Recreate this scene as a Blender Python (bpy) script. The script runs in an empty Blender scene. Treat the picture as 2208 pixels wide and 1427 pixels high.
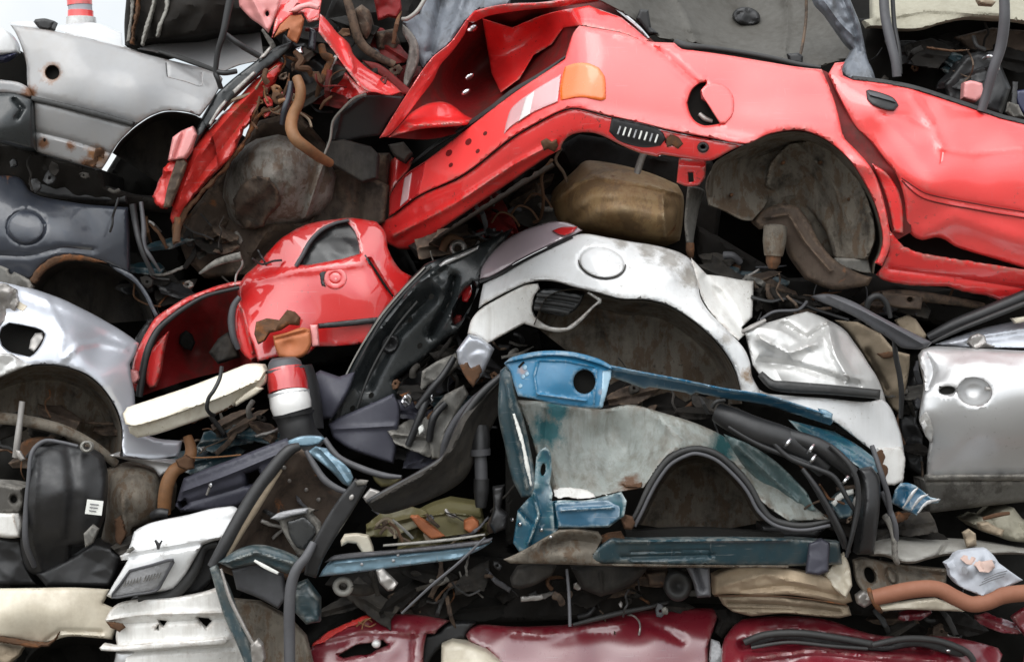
import bpy, math, random
import numpy as np
from mathutils import Vector
from mathutils.geometry import delaunay_2d_cdt

# ---------------------------------------------------------------- scene units
S, D, CX, CY, ZC = 600.0, 8.0, 1104.0, 713.5, 2.05   # 600 drawing units = 1 m on the pile's face; pile stands 8 m away
scene = bpy.context.scene
COL = scene.collection
ROOTS = []

def P(x, y, d):
    k = (D + d) / D
    return np.stack([(np.asarray(x) - CX) / S * k, np.asarray(d) + 0 * np.asarray(x), ZC - (np.asarray(y) - CY) / S * k], -1)

def pts(s):
    if isinstance(s, str):
        return [tuple(float(v) for v in w.split(',')) for w in s.split()]
    return [tuple(p) for p in s]

# ---------------------------------------------------------------- materials
MATS = {}
def mat(name, col, rough=.5, metal=0., coat=0., crough=.12, dirt=.25, dcol=(.07, .055, .04), rust=0., bump=.15, bsc=9.,
        streak=0., spots=(), scratch=.0, spec=.5, grain=0., dsc=2.2, dcol2=None, dirt2=.6, cior=1.72, hard=0., wear=0., wcol=(.30, .27, .25), chips=0.):
    m = bpy.data.materials.new(name); m.use_nodes = True
    t = m.node_tree; n = t.nodes; L = t.links
    b = n['Principled BSDF']
    geo = n.new('ShaderNodeNewGeometry')
    pos = geo.outputs['Position']
    def noise(scale, detail=5, rough_=.6, vec=pos, dist=0.):
        q = n.new('ShaderNodeTexNoise'); q.inputs['Scale'].default_value = scale
        q.inputs['Detail'].default_value = detail; q.inputs['Roughness'].default_value = rough_
        q.inputs['Distortion'].default_value = dist
        L.new(vec, q.inputs['Vector']); return q.outputs['Fac']
    def rng(v, a, c, x=0., y=1.):
        q = n.new('ShaderNodeMapRange'); q.inputs[1].default_value = a; q.inputs[2].default_value = c
        q.inputs[3].default_value = x; q.inputs[4].default_value = y
        L.new(v, q.inputs[0]); return q.outputs[0]
    def mth(op, a, c):
        q = n.new('ShaderNodeMath'); q.operation = op; q.use_clamp = op != 'SUBTRACT'
        for i, v in enumerate((a, c)):
            if isinstance(v, (int, float)): q.inputs[i].default_value = v
            else: L.new(v, q.inputs[i])
        return q.outputs[0]
    def mix(f, a, c):
        q = n.new('ShaderNodeMix'); q.data_type = 'RGBA'
        for s_, v in ((0, f), (6, a), (7, c)):
            if isinstance(v, (int, float)): q.inputs[s_].default_value = v
            elif isinstance(v, tuple): q.inputs[s_].default_value = (*v, 1)
            else: L.new(v, q.inputs[s_])
        return q.outputs[2]
    def scaled(sc):
        q = n.new('ShaderNodeVectorMath'); q.operation = 'MULTIPLY'; q.inputs[1].default_value = sc
        L.new(pos, q.inputs[0]); return q.outputs[0]
    big = noise(dsc, 8, .68, dist=.1)
    fine = noise(38, 6, .7)
    c = mix(rng(fine, .3, .75, 0, .28 * min(1, dirt * 2) * (.4 if coat > .4 else 1)), col, tuple(v * .55 for v in col))
    h_ = .13 * (1 - hard) + .02
    df = mth('MULTIPLY', rng(big, .55 - h_, .55 + h_), rng(fine, .25, .6, .35, 1.))
    df = mth('MULTIPLY', df, dirt)
    if streak:
        st = noise(1., 5, .65, scaled((26., 26., 2.2)))
        df = mth('ADD', df, rng(st, .48, .72, 0, streak))
    c = mix(df, c, dcol)
    rv = .3 if coat > .4 else 1.
    r_ = rng(fine, .3, .7, max(.02, rough - .07 * rv), min(1, rough + .12 * rv))
    if dcol2:
        d2 = noise(dsc * 2.3, 7, .7, scaled((1.6, 1.6, .8)), .2)
        c = mix(mth('MULTIPLY', rng(d2, .52 - .05 * (1 - hard) - .008, .55 + .05 * (1 - hard)), dirt2), c, dcol2)
    if chips:
        cm = mth('MULTIPLY', rng(noise(70, 3, .6), .64, .67, 0, 1.), rng(noise(4.5, 4, .6), .5, .56))
        c = mix(mth('MULTIPLY', cm, chips), c, dcol)
    if wear:
        wf = mth('MULTIPLY', rng(geo.outputs['Pointiness'], .515, .56), rng(noise(24, 5, .7), .42, .56))
        c = mix(mth('MULTIPLY', wf, wear), c, wcol)
    if scratch:
        s2 = noise(1., 3, .5, scaled((120., 20., 14.)), .4)
        c = mix(mth('MULTIPLY', rng(s2, .68, .73), scratch * .8), c, (.5, .47, .45))
        sc = noise(1., 3, .5, scaled((9., 9., 150.)))
        sf = rng(sc, .66, .72, 0, scratch)
        c = mix(sf, c, (.45, .44, .43))
    if rust:
        rn_ = noise(6.5, 10, .72, dist=.6)
        rf = rng(rn_, .66 - .3 * rust, .72 - .24 * rust)
        rc = mix(fine, (.09, .034, .014), (.3, .12, .045))
        c = mix(rf, c, rc)
        r_ = mth('MAXIMUM', r_, mth('MULTIPLY', rf, .85))
    for (sx, sy, sr, scol, sd) in spots:          # rust bleeding round a given hole or nick
        w = [float(v) for v in P(sx, sy, sd)]; sub = n.new('ShaderNodeVectorMath'); sub.operation = 'SUBTRACT'
        sub.inputs[1].default_value = w; L.new(pos, sub.inputs[0])
        mu = n.new('ShaderNodeVectorMath'); mu.operation = 'MULTIPLY'; mu.inputs[1].default_value = (1, .1, 1); L.new(sub.outputs[0], mu.inputs[0])
        q = n.new('ShaderNodeVectorMath'); q.operation = 'LENGTH'; L.new(mu.outputs[0], q.inputs[0])
        dd = mth('ADD', q.outputs['Value'], rng(noise(30, 4, .7), .3, .7, 0, sr / S * .9))
        sf = rng(dd, sr / S * .95, sr / S * 1.75, 1., 0.)
        c = mix(sf, c, mix(fine, tuple(v * .5 for v in scol), scol))
        r_ = mth('MAXIMUM', r_, mth('MULTIPLY', sf, .8))
    L.new(c, b.inputs['Base Color']); L.new(r_, b.inputs['Roughness'])
    b.inputs['Metallic'].default_value = metal
    b.inputs['Specular IOR Level'].default_value = spec
    b.inputs['Coat Weight'].default_value = coat
    b.inputs['Coat IOR'].default_value = cior
    b.inputs['Coat Roughness'].default_value = crough
    if bump:
        bp = n.new('ShaderNodeBump'); bp.inputs['Strength'].default_value = bump
        bp.inputs['Distance'].default_value = .02
        h = mth('ADD', noise(bsc, 3, .5), mth('MULTIPLY', fine, .12 + grain))
        L.new(h, bp.inputs['Height']); L.new(bp.outputs[0], b.inputs['Normal'])
        if coat: L.new(bp.outputs[0], b.inputs['Coat Normal'])
    MATS[name] = m
    return m

# ---------------------------------------------------------------- things and parts
def thing(name, label, cat, group=None):
    o = bpy.data.objects.new(name, None); COL.objects.link(o)
    o.empty_display_size = .1
    o['label'] = label; o['category'] = cat
    if group: o['group'] = group
    ROOTS.append(o); return o

def make(name, V, F, m, parent=None, label=None, cat=None, group=None, sharp=38, kind=None):
    me = bpy.data.meshes.new(name)
    me.from_pydata([tuple(map(float, v)) for v in V], [], F); me.validate(); me.update()
    me.materials.append(m)
    me.polygons.foreach_set('use_smooth', [True] * len(me.polygons))
    try: me.set_sharp_from_angle(angle=math.radians(sharp))
    except Exception: pass
    o = bpy.data.objects.new(name, me); COL.objects.link(o)
    if parent: o.parent = parent
    else: ROOTS.append(o)
    if label: o['label'] = label
    if cat: o['category'] = cat
    if group: o['group'] = group
    if kind: o['kind'] = kind
    return o

def finish():
    """put every thing's origin at its base"""
    for r in ROOTS:
        ms = [o for o in [r] + list(r.children_recursive) if o.type == 'MESH']
        if not ms: continue
        A = []
        for o in ms:
            a = np.empty(len(o.data.vertices) * 3); o.data.vertices.foreach_get('co', a); A.append(a.reshape(-1, 3))
        al = np.concatenate(A); lo, hi = al.min(0), al.max(0)
        loc = np.array([(lo[0] + hi[0]) / 2, (lo[1] + hi[1]) / 2, lo[2]])
        for o, a in zip(ms, A):
            o.data.vertices.foreach_set('co', (a - loc).ravel()); o.data.update()
        r.location = loc

# ---------------------------------------------------------------- outline helpers
def catmull(p, closed, step):
    p = [np.array(q[:2], float) for q in p]; n = len(p); out = []
    if n < 3 and not closed: closed = False
    segs = n if closed else n - 1
    for i in range(segs):
        p1, p2 = p[i], p[(i + 1) % n]
        p0 = p[(i - 1) % n] if closed or i > 0 else 2 * p1 - p2
        p3 = p[(i + 2) % n] if closed or i + 2 < n else 2 * p2 - p1
        ln = np.linalg.norm(p2 - p1); k = max(1, int(round(ln / step)))
        l0, l3 = np.linalg.norm(p1 - p0) + 1e-6, np.linalg.norm(p3 - p2) + 1e-6
        m1 = (p2 - p0) / (ln + l0) * ln; m2 = (p3 - p1) / (ln + l3) * ln
        for j in range(k):
            t = j / k
            out.append((2 * t**3 - 3 * t**2 + 1) * p1 + (t**3 - 2 * t**2 + t) * m1 + (-2 * t**3 + 3 * t**2) * p2 + (t**3 - t**2) * m2)
    if not closed: out.append(p[-1])
    return out

def outline(p, step, corner=42):
    """closed outline, rounded through gentle turns and kept sharp at real corners"""
    p = pts(p); n = len(p); q = [np.array(a[:2]) for a in p]; cor = []
    for i in range(n):
        a, b = q[i] - q[i - 1], q[(i + 1) % n] - q[i]
        ang = abs(math.degrees(math.atan2(a[0] * b[1] - a[1] * b[0], a @ b)))
        if ang > corner: cor.append(i)
    if len(cor) < 2: return np.array(catmull(p, True, step))
    out = []
    for a, b in zip(cor, cor[1:] + [cor[0] + n]):
        seg = [q[i % n] for i in range(a, b + 1)]
        out += catmull(seg, False, step)[:-1]
    return np.array(out)

def inside(poly, X):
    x, y = X[:, 0], X[:, 1]; c = np.zeros(len(X), bool)
    a, b = poly, np.roll(poly, -1, 0)
    for (x1, y1), (x2, y2) in zip(a, b):
        if y1 == y2: continue
        c ^= ((y1 > y) != (y2 > y)) & (x < (x2 - x1) * (y - y1) / (y2 - y1) + x1)
    return c

def edist(poly, X, closed=True):
    a = poly if closed else poly[:-1]; b = np.roll(poly, -1, 0) if closed else poly[1:]
    best = np.full(len(X), 1e9)
    for p, q in zip(a, b):
        v = q - p; L2 = v @ v + 1e-9
        t = np.clip(((X - p) @ v) / L2, 0, 1)
        best = np.minimum(best, np.hypot(*(X - (p + t[:, None] * v)).T))
    return best

def tps(cp):
    """smooth surface through (x, y, depth) points"""
    c = np.array(cp, float); n = len(c); X = c[:, :2] / 500.; A = np.zeros((n + 3, n + 3))
    U = lambda r2: np.where(r2 > 1e-12, r2 * np.log(np.maximum(r2, 1e-12)), 0) * .5
    r2 = ((X[:, None] - X[None]) ** 2).sum(-1)
    A[:n, :n] = U(r2) + 1e-3 * np.eye(n); A[:n, n] = 1; A[:n, n + 1:] = X; A[n, :n] = 1; A[n + 1:, :n] = X.T
    w = np.linalg.lstsq(A, np.r_[c[:, 2], 0, 0, 0], rcond=None)[0]
    def f(x, y):
        Q = np.stack([np.asarray(x, float), np.asarray(y, float)], -1) / 500.
        r2 = ((Q[..., None, :] - X) ** 2).sum(-1)
        return U(r2) @ w[:n] + w[n] + Q @ w[n + 1:]
    return f

def dline(cp):
    c = np.array(cp, float)
    def f(x, y):
        x = np.asarray(x, float); y = np.asarray(y, float); best = np.full(x.shape, 1e18); d = np.zeros(x.shape)
        for p, q in zip(c[:-1], c[1:]):
            v = q[:2] - p[:2]; t = np.clip(((x - p[0]) * v[0] + (y - p[1]) * v[1]) / (v @ v + 1e-9), 0, 1)
            r = (x - p[0] - t * v[0]) ** 2 + (y - p[1] - t * v[1]) ** 2
            k = r < best; best = np.where(k, r, best); d = np.where(k, p[2] + t * (q[2] - p[2]), d)
        return d
    return f

def depf(d):
    if callable(d): return d
    if isinstance(d, (int, float)): return lambda x, y: np.full(np.shape(x), float(d))
    return tps(pts(d))

def off(f, k):
    f = depf(f); return lambda x, y: f(x, y) + k

def waves(x, y, seed, sc, n=9, ridged=False):
    r = np.random.RandomState(seed); v = np.zeros(np.shape(x)); tot = 0
    for i in range(n):
        a = r.rand() * 2 * math.pi; k = 2 * math.pi / sc * (.5 + 1.6 * r.rand() ** 1.5 * 1.5); ph = r.rand() * 6.28; am = 1 / (k * sc)
        s = np.sin(k * (x * math.cos(a) + y * math.sin(a)) + ph + 1.3 * np.sin((x * math.sin(a * 2) + y * math.cos(a * 2)) / sc * 2.7 + ph))
        if ridged: s = 1 - 2 * np.sqrt(s * s + .012)
        v = v + am * s; tot += am
    return v / tot

def facets(V2, seed, sc, lo, hi):
    """creased sheet: flat facets between random points, as metal folds when crushed"""
    rs = np.random.RandomState(seed); m = sc * 1.6
    gx, gy = np.meshgrid(np.arange(lo[0] - m, hi[0] + m, sc), np.arange(lo[1] - m, hi[1] + m, sc))
    q = np.stack([gx.ravel(), gy.ravel()], 1) + rs.uniform(-.42, .42, (gx.size, 2)) * sc
    h = rs.uniform(-1, 1, len(q))
    vs, _, fs, *_r = delaunay_2d_cdt([Vector(p) for p in q], [], [], 0, 1e-4)
    q = np.array([tuple(v) for v in vs]); h = np.resize(h, len(q)); z = np.zeros(len(V2))
    for f in fs:
        a, b, c = q[f[0]], q[f[1]], q[f[2]]
        dt = (b[1] - c[1]) * (a[0] - c[0]) + (c[0] - b[0]) * (a[1] - c[1])
        if abs(dt) < 1e-9: continue
        k = np.nonzero((V2[:, 0] >= min(a[0], b[0], c[0])) & (V2[:, 0] <= max(a[0], b[0], c[0])) & (V2[:, 1] >= min(a[1], b[1], c[1])) & (V2[:, 1] <= max(a[1], b[1], c[1])))[0]
        X = V2[k]; u = ((b[1] - c[1]) * (X[:, 0] - c[0]) + (c[0] - b[0]) * (X[:, 1] - c[1])) / dt
        v = ((c[1] - a[1]) * (X[:, 0] - c[0]) + (a[0] - c[0]) * (X[:, 1] - c[1])) / dt
        i = (u >= -1e-6) & (v >= -1e-6) & (u + v <= 1 + 1e-6); k = k[i]; u = u[i]; v = v[i]
        z[k] = u * h[f[0]] + v * h[f[1]] + (1 - u - v) * h[f[2]]
    return z

SEED = [0]
def sh(parent, name, m, out, dep=0., th=.004, rn=(6, .01), holes=(), wob=(.004, 170), dents=(), ridge=(), crum=None, jag=0.,
       g=None, corner=42, sharp=38, label=None, cat=None, group=None, kind=None, rip=0):
    """a piece of sheet or moulding: outline in drawing units, its own depth surface, real thickness, pressed edges, dents and creases"""
    SEED[0] += 1; seed = SEED[0]; rs = np.random.RandomState(seed)
    if corner == 42: corner = 16 if (crum or jag) else 34
    raw = np.array([a[:2] for a in pts(out)]); bb = raw.max(0) - raw.min(0)
    if g is None: g = min(16., max(4.5, math.sqrt(bb[0] * bb[1]) / 30))
    o = outline(out, g, corner)
    if jag:
        j = waves(np.arange(len(o)) * g, np.zeros(len(o)), seed, 60, 6, True)
        nv = np.roll(o, -1, 0) - np.roll(o, 1, 0); nv = np.stack([-nv[:, 1], nv[:, 0]], 1) / (np.linalg.norm(nv, axis=1)[:, None] + 1e-6)
        o = o + nv * (j * jag + rs.randn(len(o)) * jag * .35)[:, None]
    loops = [o] + [outline(h, min(g, 6), corner) for h in holes]
    lo, hi = o.min(0), o.max(0)
    gx, gy = np.meshgrid(np.arange(lo[0], hi[0], g), np.arange(lo[1], hi[1], g * .87))
    gx = gx + (np.arange(gx.shape[0]) % 2)[:, None] * g / 2
    X = np.stack([gx.ravel(), gy.ravel()], 1) + rs.uniform(-.12, .12, (gx.size, 2)) * g
    rr = rn[0] if rn else 0
    for (pl, w_, a_) in ridge:          # mesh rows along every pressed line, so that it stays crisp
        q = np.array(catmull(pl if not isinstance(pl, str) else pts(pl), False, max(4, g * .7)))
        nv = np.gradient(q, axis=0); nv = np.stack([-nv[:, 1], nv[:, 0]], 1) / (np.linalg.norm(nv, axis=1)[:, None] + 1e-6)
        X = np.concatenate([q] + [q + nv * w_ * k for k in (.8, -.8, 1.6, -1.6)] + [X])
    if rr:
        for lp in loops:
            nv = np.roll(lp, -1, 0) - np.roll(lp, 1, 0); nv = np.stack([-nv[:, 1], nv[:, 0]], 1) / (np.linalg.norm(nv, axis=1)[:, None] + 1e-6)
            for k in (.3, 1.):
                for s_ in (1, -1): X = np.concatenate([X, lp + nv * rr * k * s_])
    def ins(Q):
        k = inside(loops[0], Q)
        for h in loops[1:]: k &= ~inside(h, Q)
        return k
    def ed(Q):
        e = edist(loops[0], Q)
        for h in loops[1:]: e = np.minimum(e, edist(h, Q))
        return e
    X = X[ins(X)]
    e = ed(X); X = X[e > (.27 * rr if rr else .4 * g)]
    # thin out points that crowd each other
    key = {}; keep = []
    cell = max(1.2, min(g * .42, rr * .5 if rr else g * .42))
    for i, q in enumerate(np.floor(X / cell).astype(int)):
        k = (q[0], q[1])
        if k not in key: key[k] = 1; keep.append(i)
    X = X[keep]
    allp = []; edges = []
    for lp in loops:
        s0 = len(allp); allp += [Vector(p) for p in lp]
        edges += [(s0 + i, s0 + (i + 1) % len(lp)) for i in range(len(lp))]
    allp += [Vector(p) for p in X]
    vs, es, fs, *_ = delaunay_2d_cdt(allp, edges, [], 0, 1e-4)
    V2 = np.array([tuple(v) for v in vs]); F = np.array([f for f in fs if len(f) == 3])
    F = F[ins(V2[F].mean(1))]
    x, y = V2.T; e = ed(V2)
    f = depf(dep); d = f(x, y)
    if rr:
        t = np.clip(e / rr, 0, 1); d = d + rn[1] * (1 - np.sqrt(np.clip(1 - (1 - t) ** 2, 0, 1)))
    if wob: d = d + wob[0] * waves(x, y, seed + 77, wob[1])
    if crum: d = d + crum[0] * (.8 * facets(V2, seed + 5, max(crum[1], g * 2.2), lo, hi) + (.3 * facets(V2, seed + 9, crum[1] * .45, lo, hi) if crum[1] * .45 > g * 2 else 0) + .3 * waves(x, y, seed + 5, crum[1] * 3, 5))
    for (cx_, cy_, r_, a_) in dents: d = d + a_ * np.exp(-((x - cx_) ** 2 + (y - cy_) ** 2) / (r_ * r_))
    for (pl, w_, a_) in ridge:
        pl = np.array([q[:2] for q in pts(pl)]); dd = edist(pl, V2, False); d = d + a_ * np.exp(-(dd / w_) ** 2)
    A = P(x, y, d); n = len(A)
    B = P(x * 1., y * 1., d); B = A + np.array([0, th, 0])
    V = np.concatenate([A, B])
    a2, b2, c2 = V2[F[:, 0]], V2[F[:, 1]], V2[F[:, 2]]
    cr = (b2[:, 0] - a2[:, 0]) * (c2[:, 1] - a2[:, 1]) - (b2[:, 1] - a2[:, 1]) * (c2[:, 0] - a2[:, 0])
    F = np.where((cr > 0)[:, None], F[:, ::-1], F)       # front faces look towards -y
    cnt = {}
    for t in F:
        for i in range(3):
            k = (int(t[i]), int(t[(i + 1) % 3])); cnt[k] = 1
    side = [(a, a + n, b + n, b) for (a, b) in cnt if (b, a) not in cnt]
    FF = [tuple(map(int, t)) for t in F] + [tuple(int(v) + n for v in t[::-1]) for t in F] + side
    used = np.unique(np.concatenate([np.array(q) for q in FF])) if FF else []
    rm = -np.ones(len(V), int); rm[used] = np.arange(len(used))
    return make(name, V[used], [tuple(int(rm[v]) for v in q) for q in FF], m, parent, label, cat, group, sharp, kind)

def strip(p, w):
    """outline of a bar of width w along a path"""
    p = pts(p); q = np.array([a[:2] for a in p]); n = len(q)
    w = [w] * n if isinstance(w, (int, float)) else w
    Lh, R = [], []
    for i in range(n):
        t = (q[min(i + 1, n - 1)] - q[max(i - 1, 0)]); t = t / (np.linalg.norm(t) + 1e-6); nv = np.array([-t[1], t[0]])
        Lh.append(tuple(q[i] + nv * w[i] / 2)); R.append(tuple(q[i] - nv * w[i] / 2))
    return Lh + R[::-1]

def bar(parent, name, m, path, w, th=.02, rn=(3, .006), **k):
    """a flat or boxy bar along (x, y, depth) points"""
    p = pts(path)
    return sh(parent, name, m, strip(p, w), dline(p) if len(p[0]) > 2 else k.pop('dep', 0), th, rn, wob=None, corner=60, **k)

def tube(parent, name, m, path, r, seg=10, smooth=6, label=None, cat=None, group=None, ribs=0, hollow=False):
    """round hose, pipe or cable of radius r (drawing units) along (x, y, depth) points"""
    p = np.array(pts(path)); W = P(p[:, 0], p[:, 1], p[:, 2]); n = len(W); C = []; R = []
    rad = [r] * n if isinstance(r, (int, float)) else r
    for i in range(n - 1):
        p0 = W[max(i - 1, 0)]; p1 = W[i]; p2 = W[i + 1]; p3 = W[min(i + 2, n - 1)]
        k = smooth * (3 if ribs else 1)
        for j in range(k):
            t = j / k
            C.append(.5 * (2 * p1 + (p2 - p0) * t + (2 * p0 - 5 * p1 + 4 * p2 - p3) * t * t + (3 * p1 - p0 - 3 * p2 + p3) * t**3))
            R.append((rad[i] * (1 - t) + rad[i + 1] * t) * (1 + (ribs * (len(C) % 2))))
    C.append(W[-1]); R.append(rad[-1]); C = np.array(C); V = []; F = []
    T = np.gradient(C, axis=0); T /= np.linalg.norm(T, axis=1)[:, None] + 1e-9
    u = np.cross(T[0], [0.3, 1, .2]); u /= np.linalg.norm(u)
    for i in range(len(C)):
        u = u - T[i] * (u @ T[i]); u /= np.linalg.norm(u) + 1e-9; v = np.cross(T[i], u)
        for j in range(seg):
            a = 2 * math.pi * j / seg; V.append(C[i] + (u * math.cos(a) + v * math.sin(a)) * R[i] / S)
    for i in range(len(C) - 1):
        for j in range(seg):
            k = (j + 1) % seg; F.append((i * seg + j, i * seg + k, (i + 1) * seg + k, (i + 1) * seg + j))
    for e0, sgn in ((0, 1), (len(C) - 1, -1)):
        ring = [e0 * seg + j for j in range(seg)]
        if hollow:
            b = len(V); c = C[e0]
            for j in ring: V.append(c + (V[j] - c) * .75)
            for j in ring: V.append(c + (V[j] - c) * .7 + T[e0] * sgn * R[e0] / S * 1.5)
            for j in range(seg):
                k = (j + 1) % seg
                F.append((ring[j], ring[k], b + k, b + j)); F.append((b + j, b + k, b + seg + k, b + seg + j))
            F.append(tuple(b + seg + j for j in range(seg)))
        else: F.append(tuple(ring))
    return make(name, V, F, m, parent, label, cat, group, 50)

def ell(cx, cy, rx, ry=None, rot=0, n=20, a0=0, a1=360):
    ry = ry or rx; r = math.radians(rot); o = []
    full = a1 - a0 >= 360
    for i in range(n if full else n + 1):
        t = math.radians(a0 + (a1 - a0) * i / n); x, y = rx * math.cos(t), ry * math.sin(t)
        o.append((cx + x * math.cos(r) - y * math.sin(r), cy + x * math.sin(r) + y * math.cos(r)))
    return o

def well(parent, name, m, arc, ctr, dep, depth, shrink=.86, nb=7, wob=(.012, 120), label=None, ribs=0., bulge=0.):
    """the inside of a wheel housing: an arch of sheet running back from the lip, closed by a dished back"""
    SEED[0] += 1; seed = SEED[0]
    a = np.array(catmull(pts(arc), False, 9)); f = depf(dep); n = len(a); c = np.array(ctr, float); V = []; F = []
    d0 = f(a[:, 0], a[:, 1]); rings = []
    for k in range(nb + 1):
        t = k / nb; s = 1 - (1 - shrink) * t * t; q = c + (a - c) * s; rings.append((q, d0 + depth * t))
    dm = d0.mean() + depth
    for k in range(1, 13):
        t = k / 12; s = shrink * (1 - t); q = c + (a - c) * s
        rings.append((q, (d0 + depth) * (1 - t) + dm * t - bulge * math.sin(t * math.pi / 2) + ribs * math.sin(t * 22)))
    for i, (q, d) in enumerate(rings):
        w = wob[0] * waves(q[:, 0], q[:, 1] + d * 400, seed, wob[1]) * (1 if i else 0)
        w = w + wob[0] * .8 * waves(q[:, 0], q[:, 1], seed + 3, wob[1] * .7, 7, True) * (1 if i > nb else 0)
        V.append(P(q[:, 0], q[:, 1], d + w))
    V = np.concatenate(V)
    for k in range(len(rings) - 1):
        for i in range(n - 1):
            F.append((k * n + i, k * n + i + 1, (k + 1) * n + i + 1, (k + 1) * n + i))
    return make(name, V, F, m, parent, label, sharp=50)

JR = np.random.RandomState(4)
def junk(parent, region, n, d0, d1, mats, big=1.):
    """small torn-off bits that belong to a wreck: wires, brackets, strips and pipe ends, each a part of its own"""
    poly = np.array([a[:2] for a in pts(region)]); lo, hi = poly.min(0), poly.max(0); k = 0; tries = 0
    while k < n and tries < 4000:
        tries += 1
        q = lo + JR.rand(2) * (hi - lo)
        if not inside(poly, q[None])[0]: continue
        d = d0 + JR.rand() * (d1 - d0); m = mats[JR.randint(len(mats))]; a = JR.rand() * 6.283; kind = JR.choice(4, p=[.24, .30, .32, .14])
        if kind == 0:
            p = [q]; an = a
            for _ in range(4):
                an += JR.uniform(-.9, .9); p.append(p[-1] + np.array([math.cos(an), math.sin(an)]) * JR.uniform(12, 26) * big)
            tube(parent, 'wire', m, [(x, y, d + JR.uniform(-.03, .03)) for x, y in p], JR.uniform(1.3, 3.2), 6, 4)
        elif kind == 1:
            r = JR.uniform(8, 21) * big; nn = JR.randint(5, 8); e = JR.uniform(.45, 1)
            o = [(q[0] + r * JR.uniform(.65, 1.15) * (math.cos(t) * math.cos(a) - e * math.sin(t) * math.sin(a)), q[1] + r * JR.uniform(.65, 1.15) * (math.cos(t) * math.sin(a) + e * math.sin(t) * math.cos(a))) for t in np.arange(nn) / nn * 6.283]
            h = [ell(q[0], q[1], r * .16, r * .16, 0, 8)] if JR.rand() < .5 else []
            sh(parent, 'bracket', m, o, d, .008, (2.5, .006), holes=h, wob=None, crum=(.014, r * .9), g=5)
        elif kind == 2:
            L_ = JR.uniform(22, 55) * big; b = a + JR.uniform(-.6, .6)
            p = [(q[0], q[1], d), (q[0] + math.cos(a) * L_, q[1] + math.sin(a) * L_, d - .02), (q[0] + math.cos(a) * L_ + math.cos(b) * L_ * .7, q[1] + math.sin(a) * L_ + math.sin(b) * L_ * .7, d + .03)]
            w_ = JR.uniform(5, 12) * big
            bar(parent, 'torn_strip', m, p, [w_, w_ * 1.1, w_ * .5], .006, (2, .006), jag=1.2, g=6)
        else:
            L_ = JR.uniform(18, 40) * big; r = JR.uniform(4, 8) * big
            p = [(q[0], q[1], d), (q[0] + math.cos(a) * L_ * .5, q[1] + math.sin(a) * L_ * .5, d - .01), (q[0] + math.cos(a + .4) * L_, q[1] + math.sin(a + .4) * L_, d + .01)]
            tube(parent, 'pipe_end', m, p, [r * 1.25, r, r], 9, 4, hollow=True)
        k += 1

def layers(parent, region, n, d0, d1, mats, size=(45, 95), name='crushed_panel'):
    """bigger folded sheets of a wreck, one behind the other in its dark openings"""
    poly = np.array([a[:2] for a in pts(region)]); lo, hi = poly.min(0), poly.max(0); k = 0; tries = 0
    while k < n and tries < 4000:
        tries += 1
        q = lo + JR.rand(2) * (hi - lo)
        if not inside(poly, q[None])[0]: continue
        r = JR.uniform(*size); a = JR.uniform(-.7, .7); e = JR.uniform(.25, .55); nn = JR.randint(6, 10)
        ts = (np.arange(nn) + JR.uniform(-.3, .3, nn)) / nn * 6.283; rr_ = r * JR.uniform(.6, 1.1, nn)
        o = [(q[0] + R * (math.cos(t) * math.cos(a) - e * math.sin(t) * math.sin(a)), q[1] + R * (math.cos(t) * math.sin(a) + e * math.sin(t) * math.cos(a))) for t, R in zip(ts, rr_)]
        d = d0 + (d1 - d0) * (k + JR.rand()) / n
        sh(parent, name, mats[JR.randint(len(mats))], o, tps([(q[0] - r, q[1], d + JR.uniform(-.06, .06)), (q[0] + r, q[1], d + JR.uniform(-.06, .06)), (q[0], q[1] - r * .5, d + .05), (q[0], q[1] + r * .5, d - .05)]),
           .008, (3, .008), wob=None, crum=(.03, r * .45), g=7, jag=1.5, ridge=[([(q[0] - r * .8, q[1] - r * .8 * math.tan(a) * .8), (q[0] + r * .8, q[1] + r * .8 * math.tan(a) * .8)], 5, -.02)])
        k += 1

# ---------------------------------------------------------------- colours of the place
RUST = (.2, .08, .03)
RED = mat('faded_red_paint', (.92, .058, .056), .4, coat=.75, crough=.16, cior=1.9, dirt=.16, dcol=(.30, .06, .05), bump=.05, bsc=5, scratch=.05, hard=.4, wear=.5, wcol=(.35, .16, .14), chips=.5)
RED2 = mat('bright_red_paint', (.82, .026, .026), .34, coat=.8, crough=.08, dirt=.2, dcol=(.12, .025, .018), bump=.06, scratch=.12, hard=.5, wear=.7, wcol=(.34, .2, .17), chips=.7)
REDG = mat('glossy_red_paint', (.62, .012, .012), .34, coat=.9, crough=.05, cior=1.8, dirt=.14, dcol=(.2, .03, .025), bump=.012, bsc=4, scratch=.1, hard=.5, wear=.5, chips=.5)
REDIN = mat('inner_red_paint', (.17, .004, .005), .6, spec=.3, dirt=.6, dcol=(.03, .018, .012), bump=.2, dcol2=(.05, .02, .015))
REDRUST = mat('rusting_red_paint', (.60, .025, .02), .45, coat=.3, dirt=.5, dcol=(.16, .05, .03), rust=.30, bump=.3, scratch=.3)
PINK = mat('sun_bleached_pink_paint', (.75, .30, .29), .5, coat=.4, dirt=.2, dcol=(.35, .12, .1), bump=.15)
MAROON = mat('maroon_paint', (.17, .008, .018), .28, coat=.8, cior=1.9, crough=.28, dirt=.12, dcol=(.09, .03, .03), bump=.015, bsc=4, scratch=.12, hard=.5, wear=.5, wcol=(.28, .16, .15), chips=.5)
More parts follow.
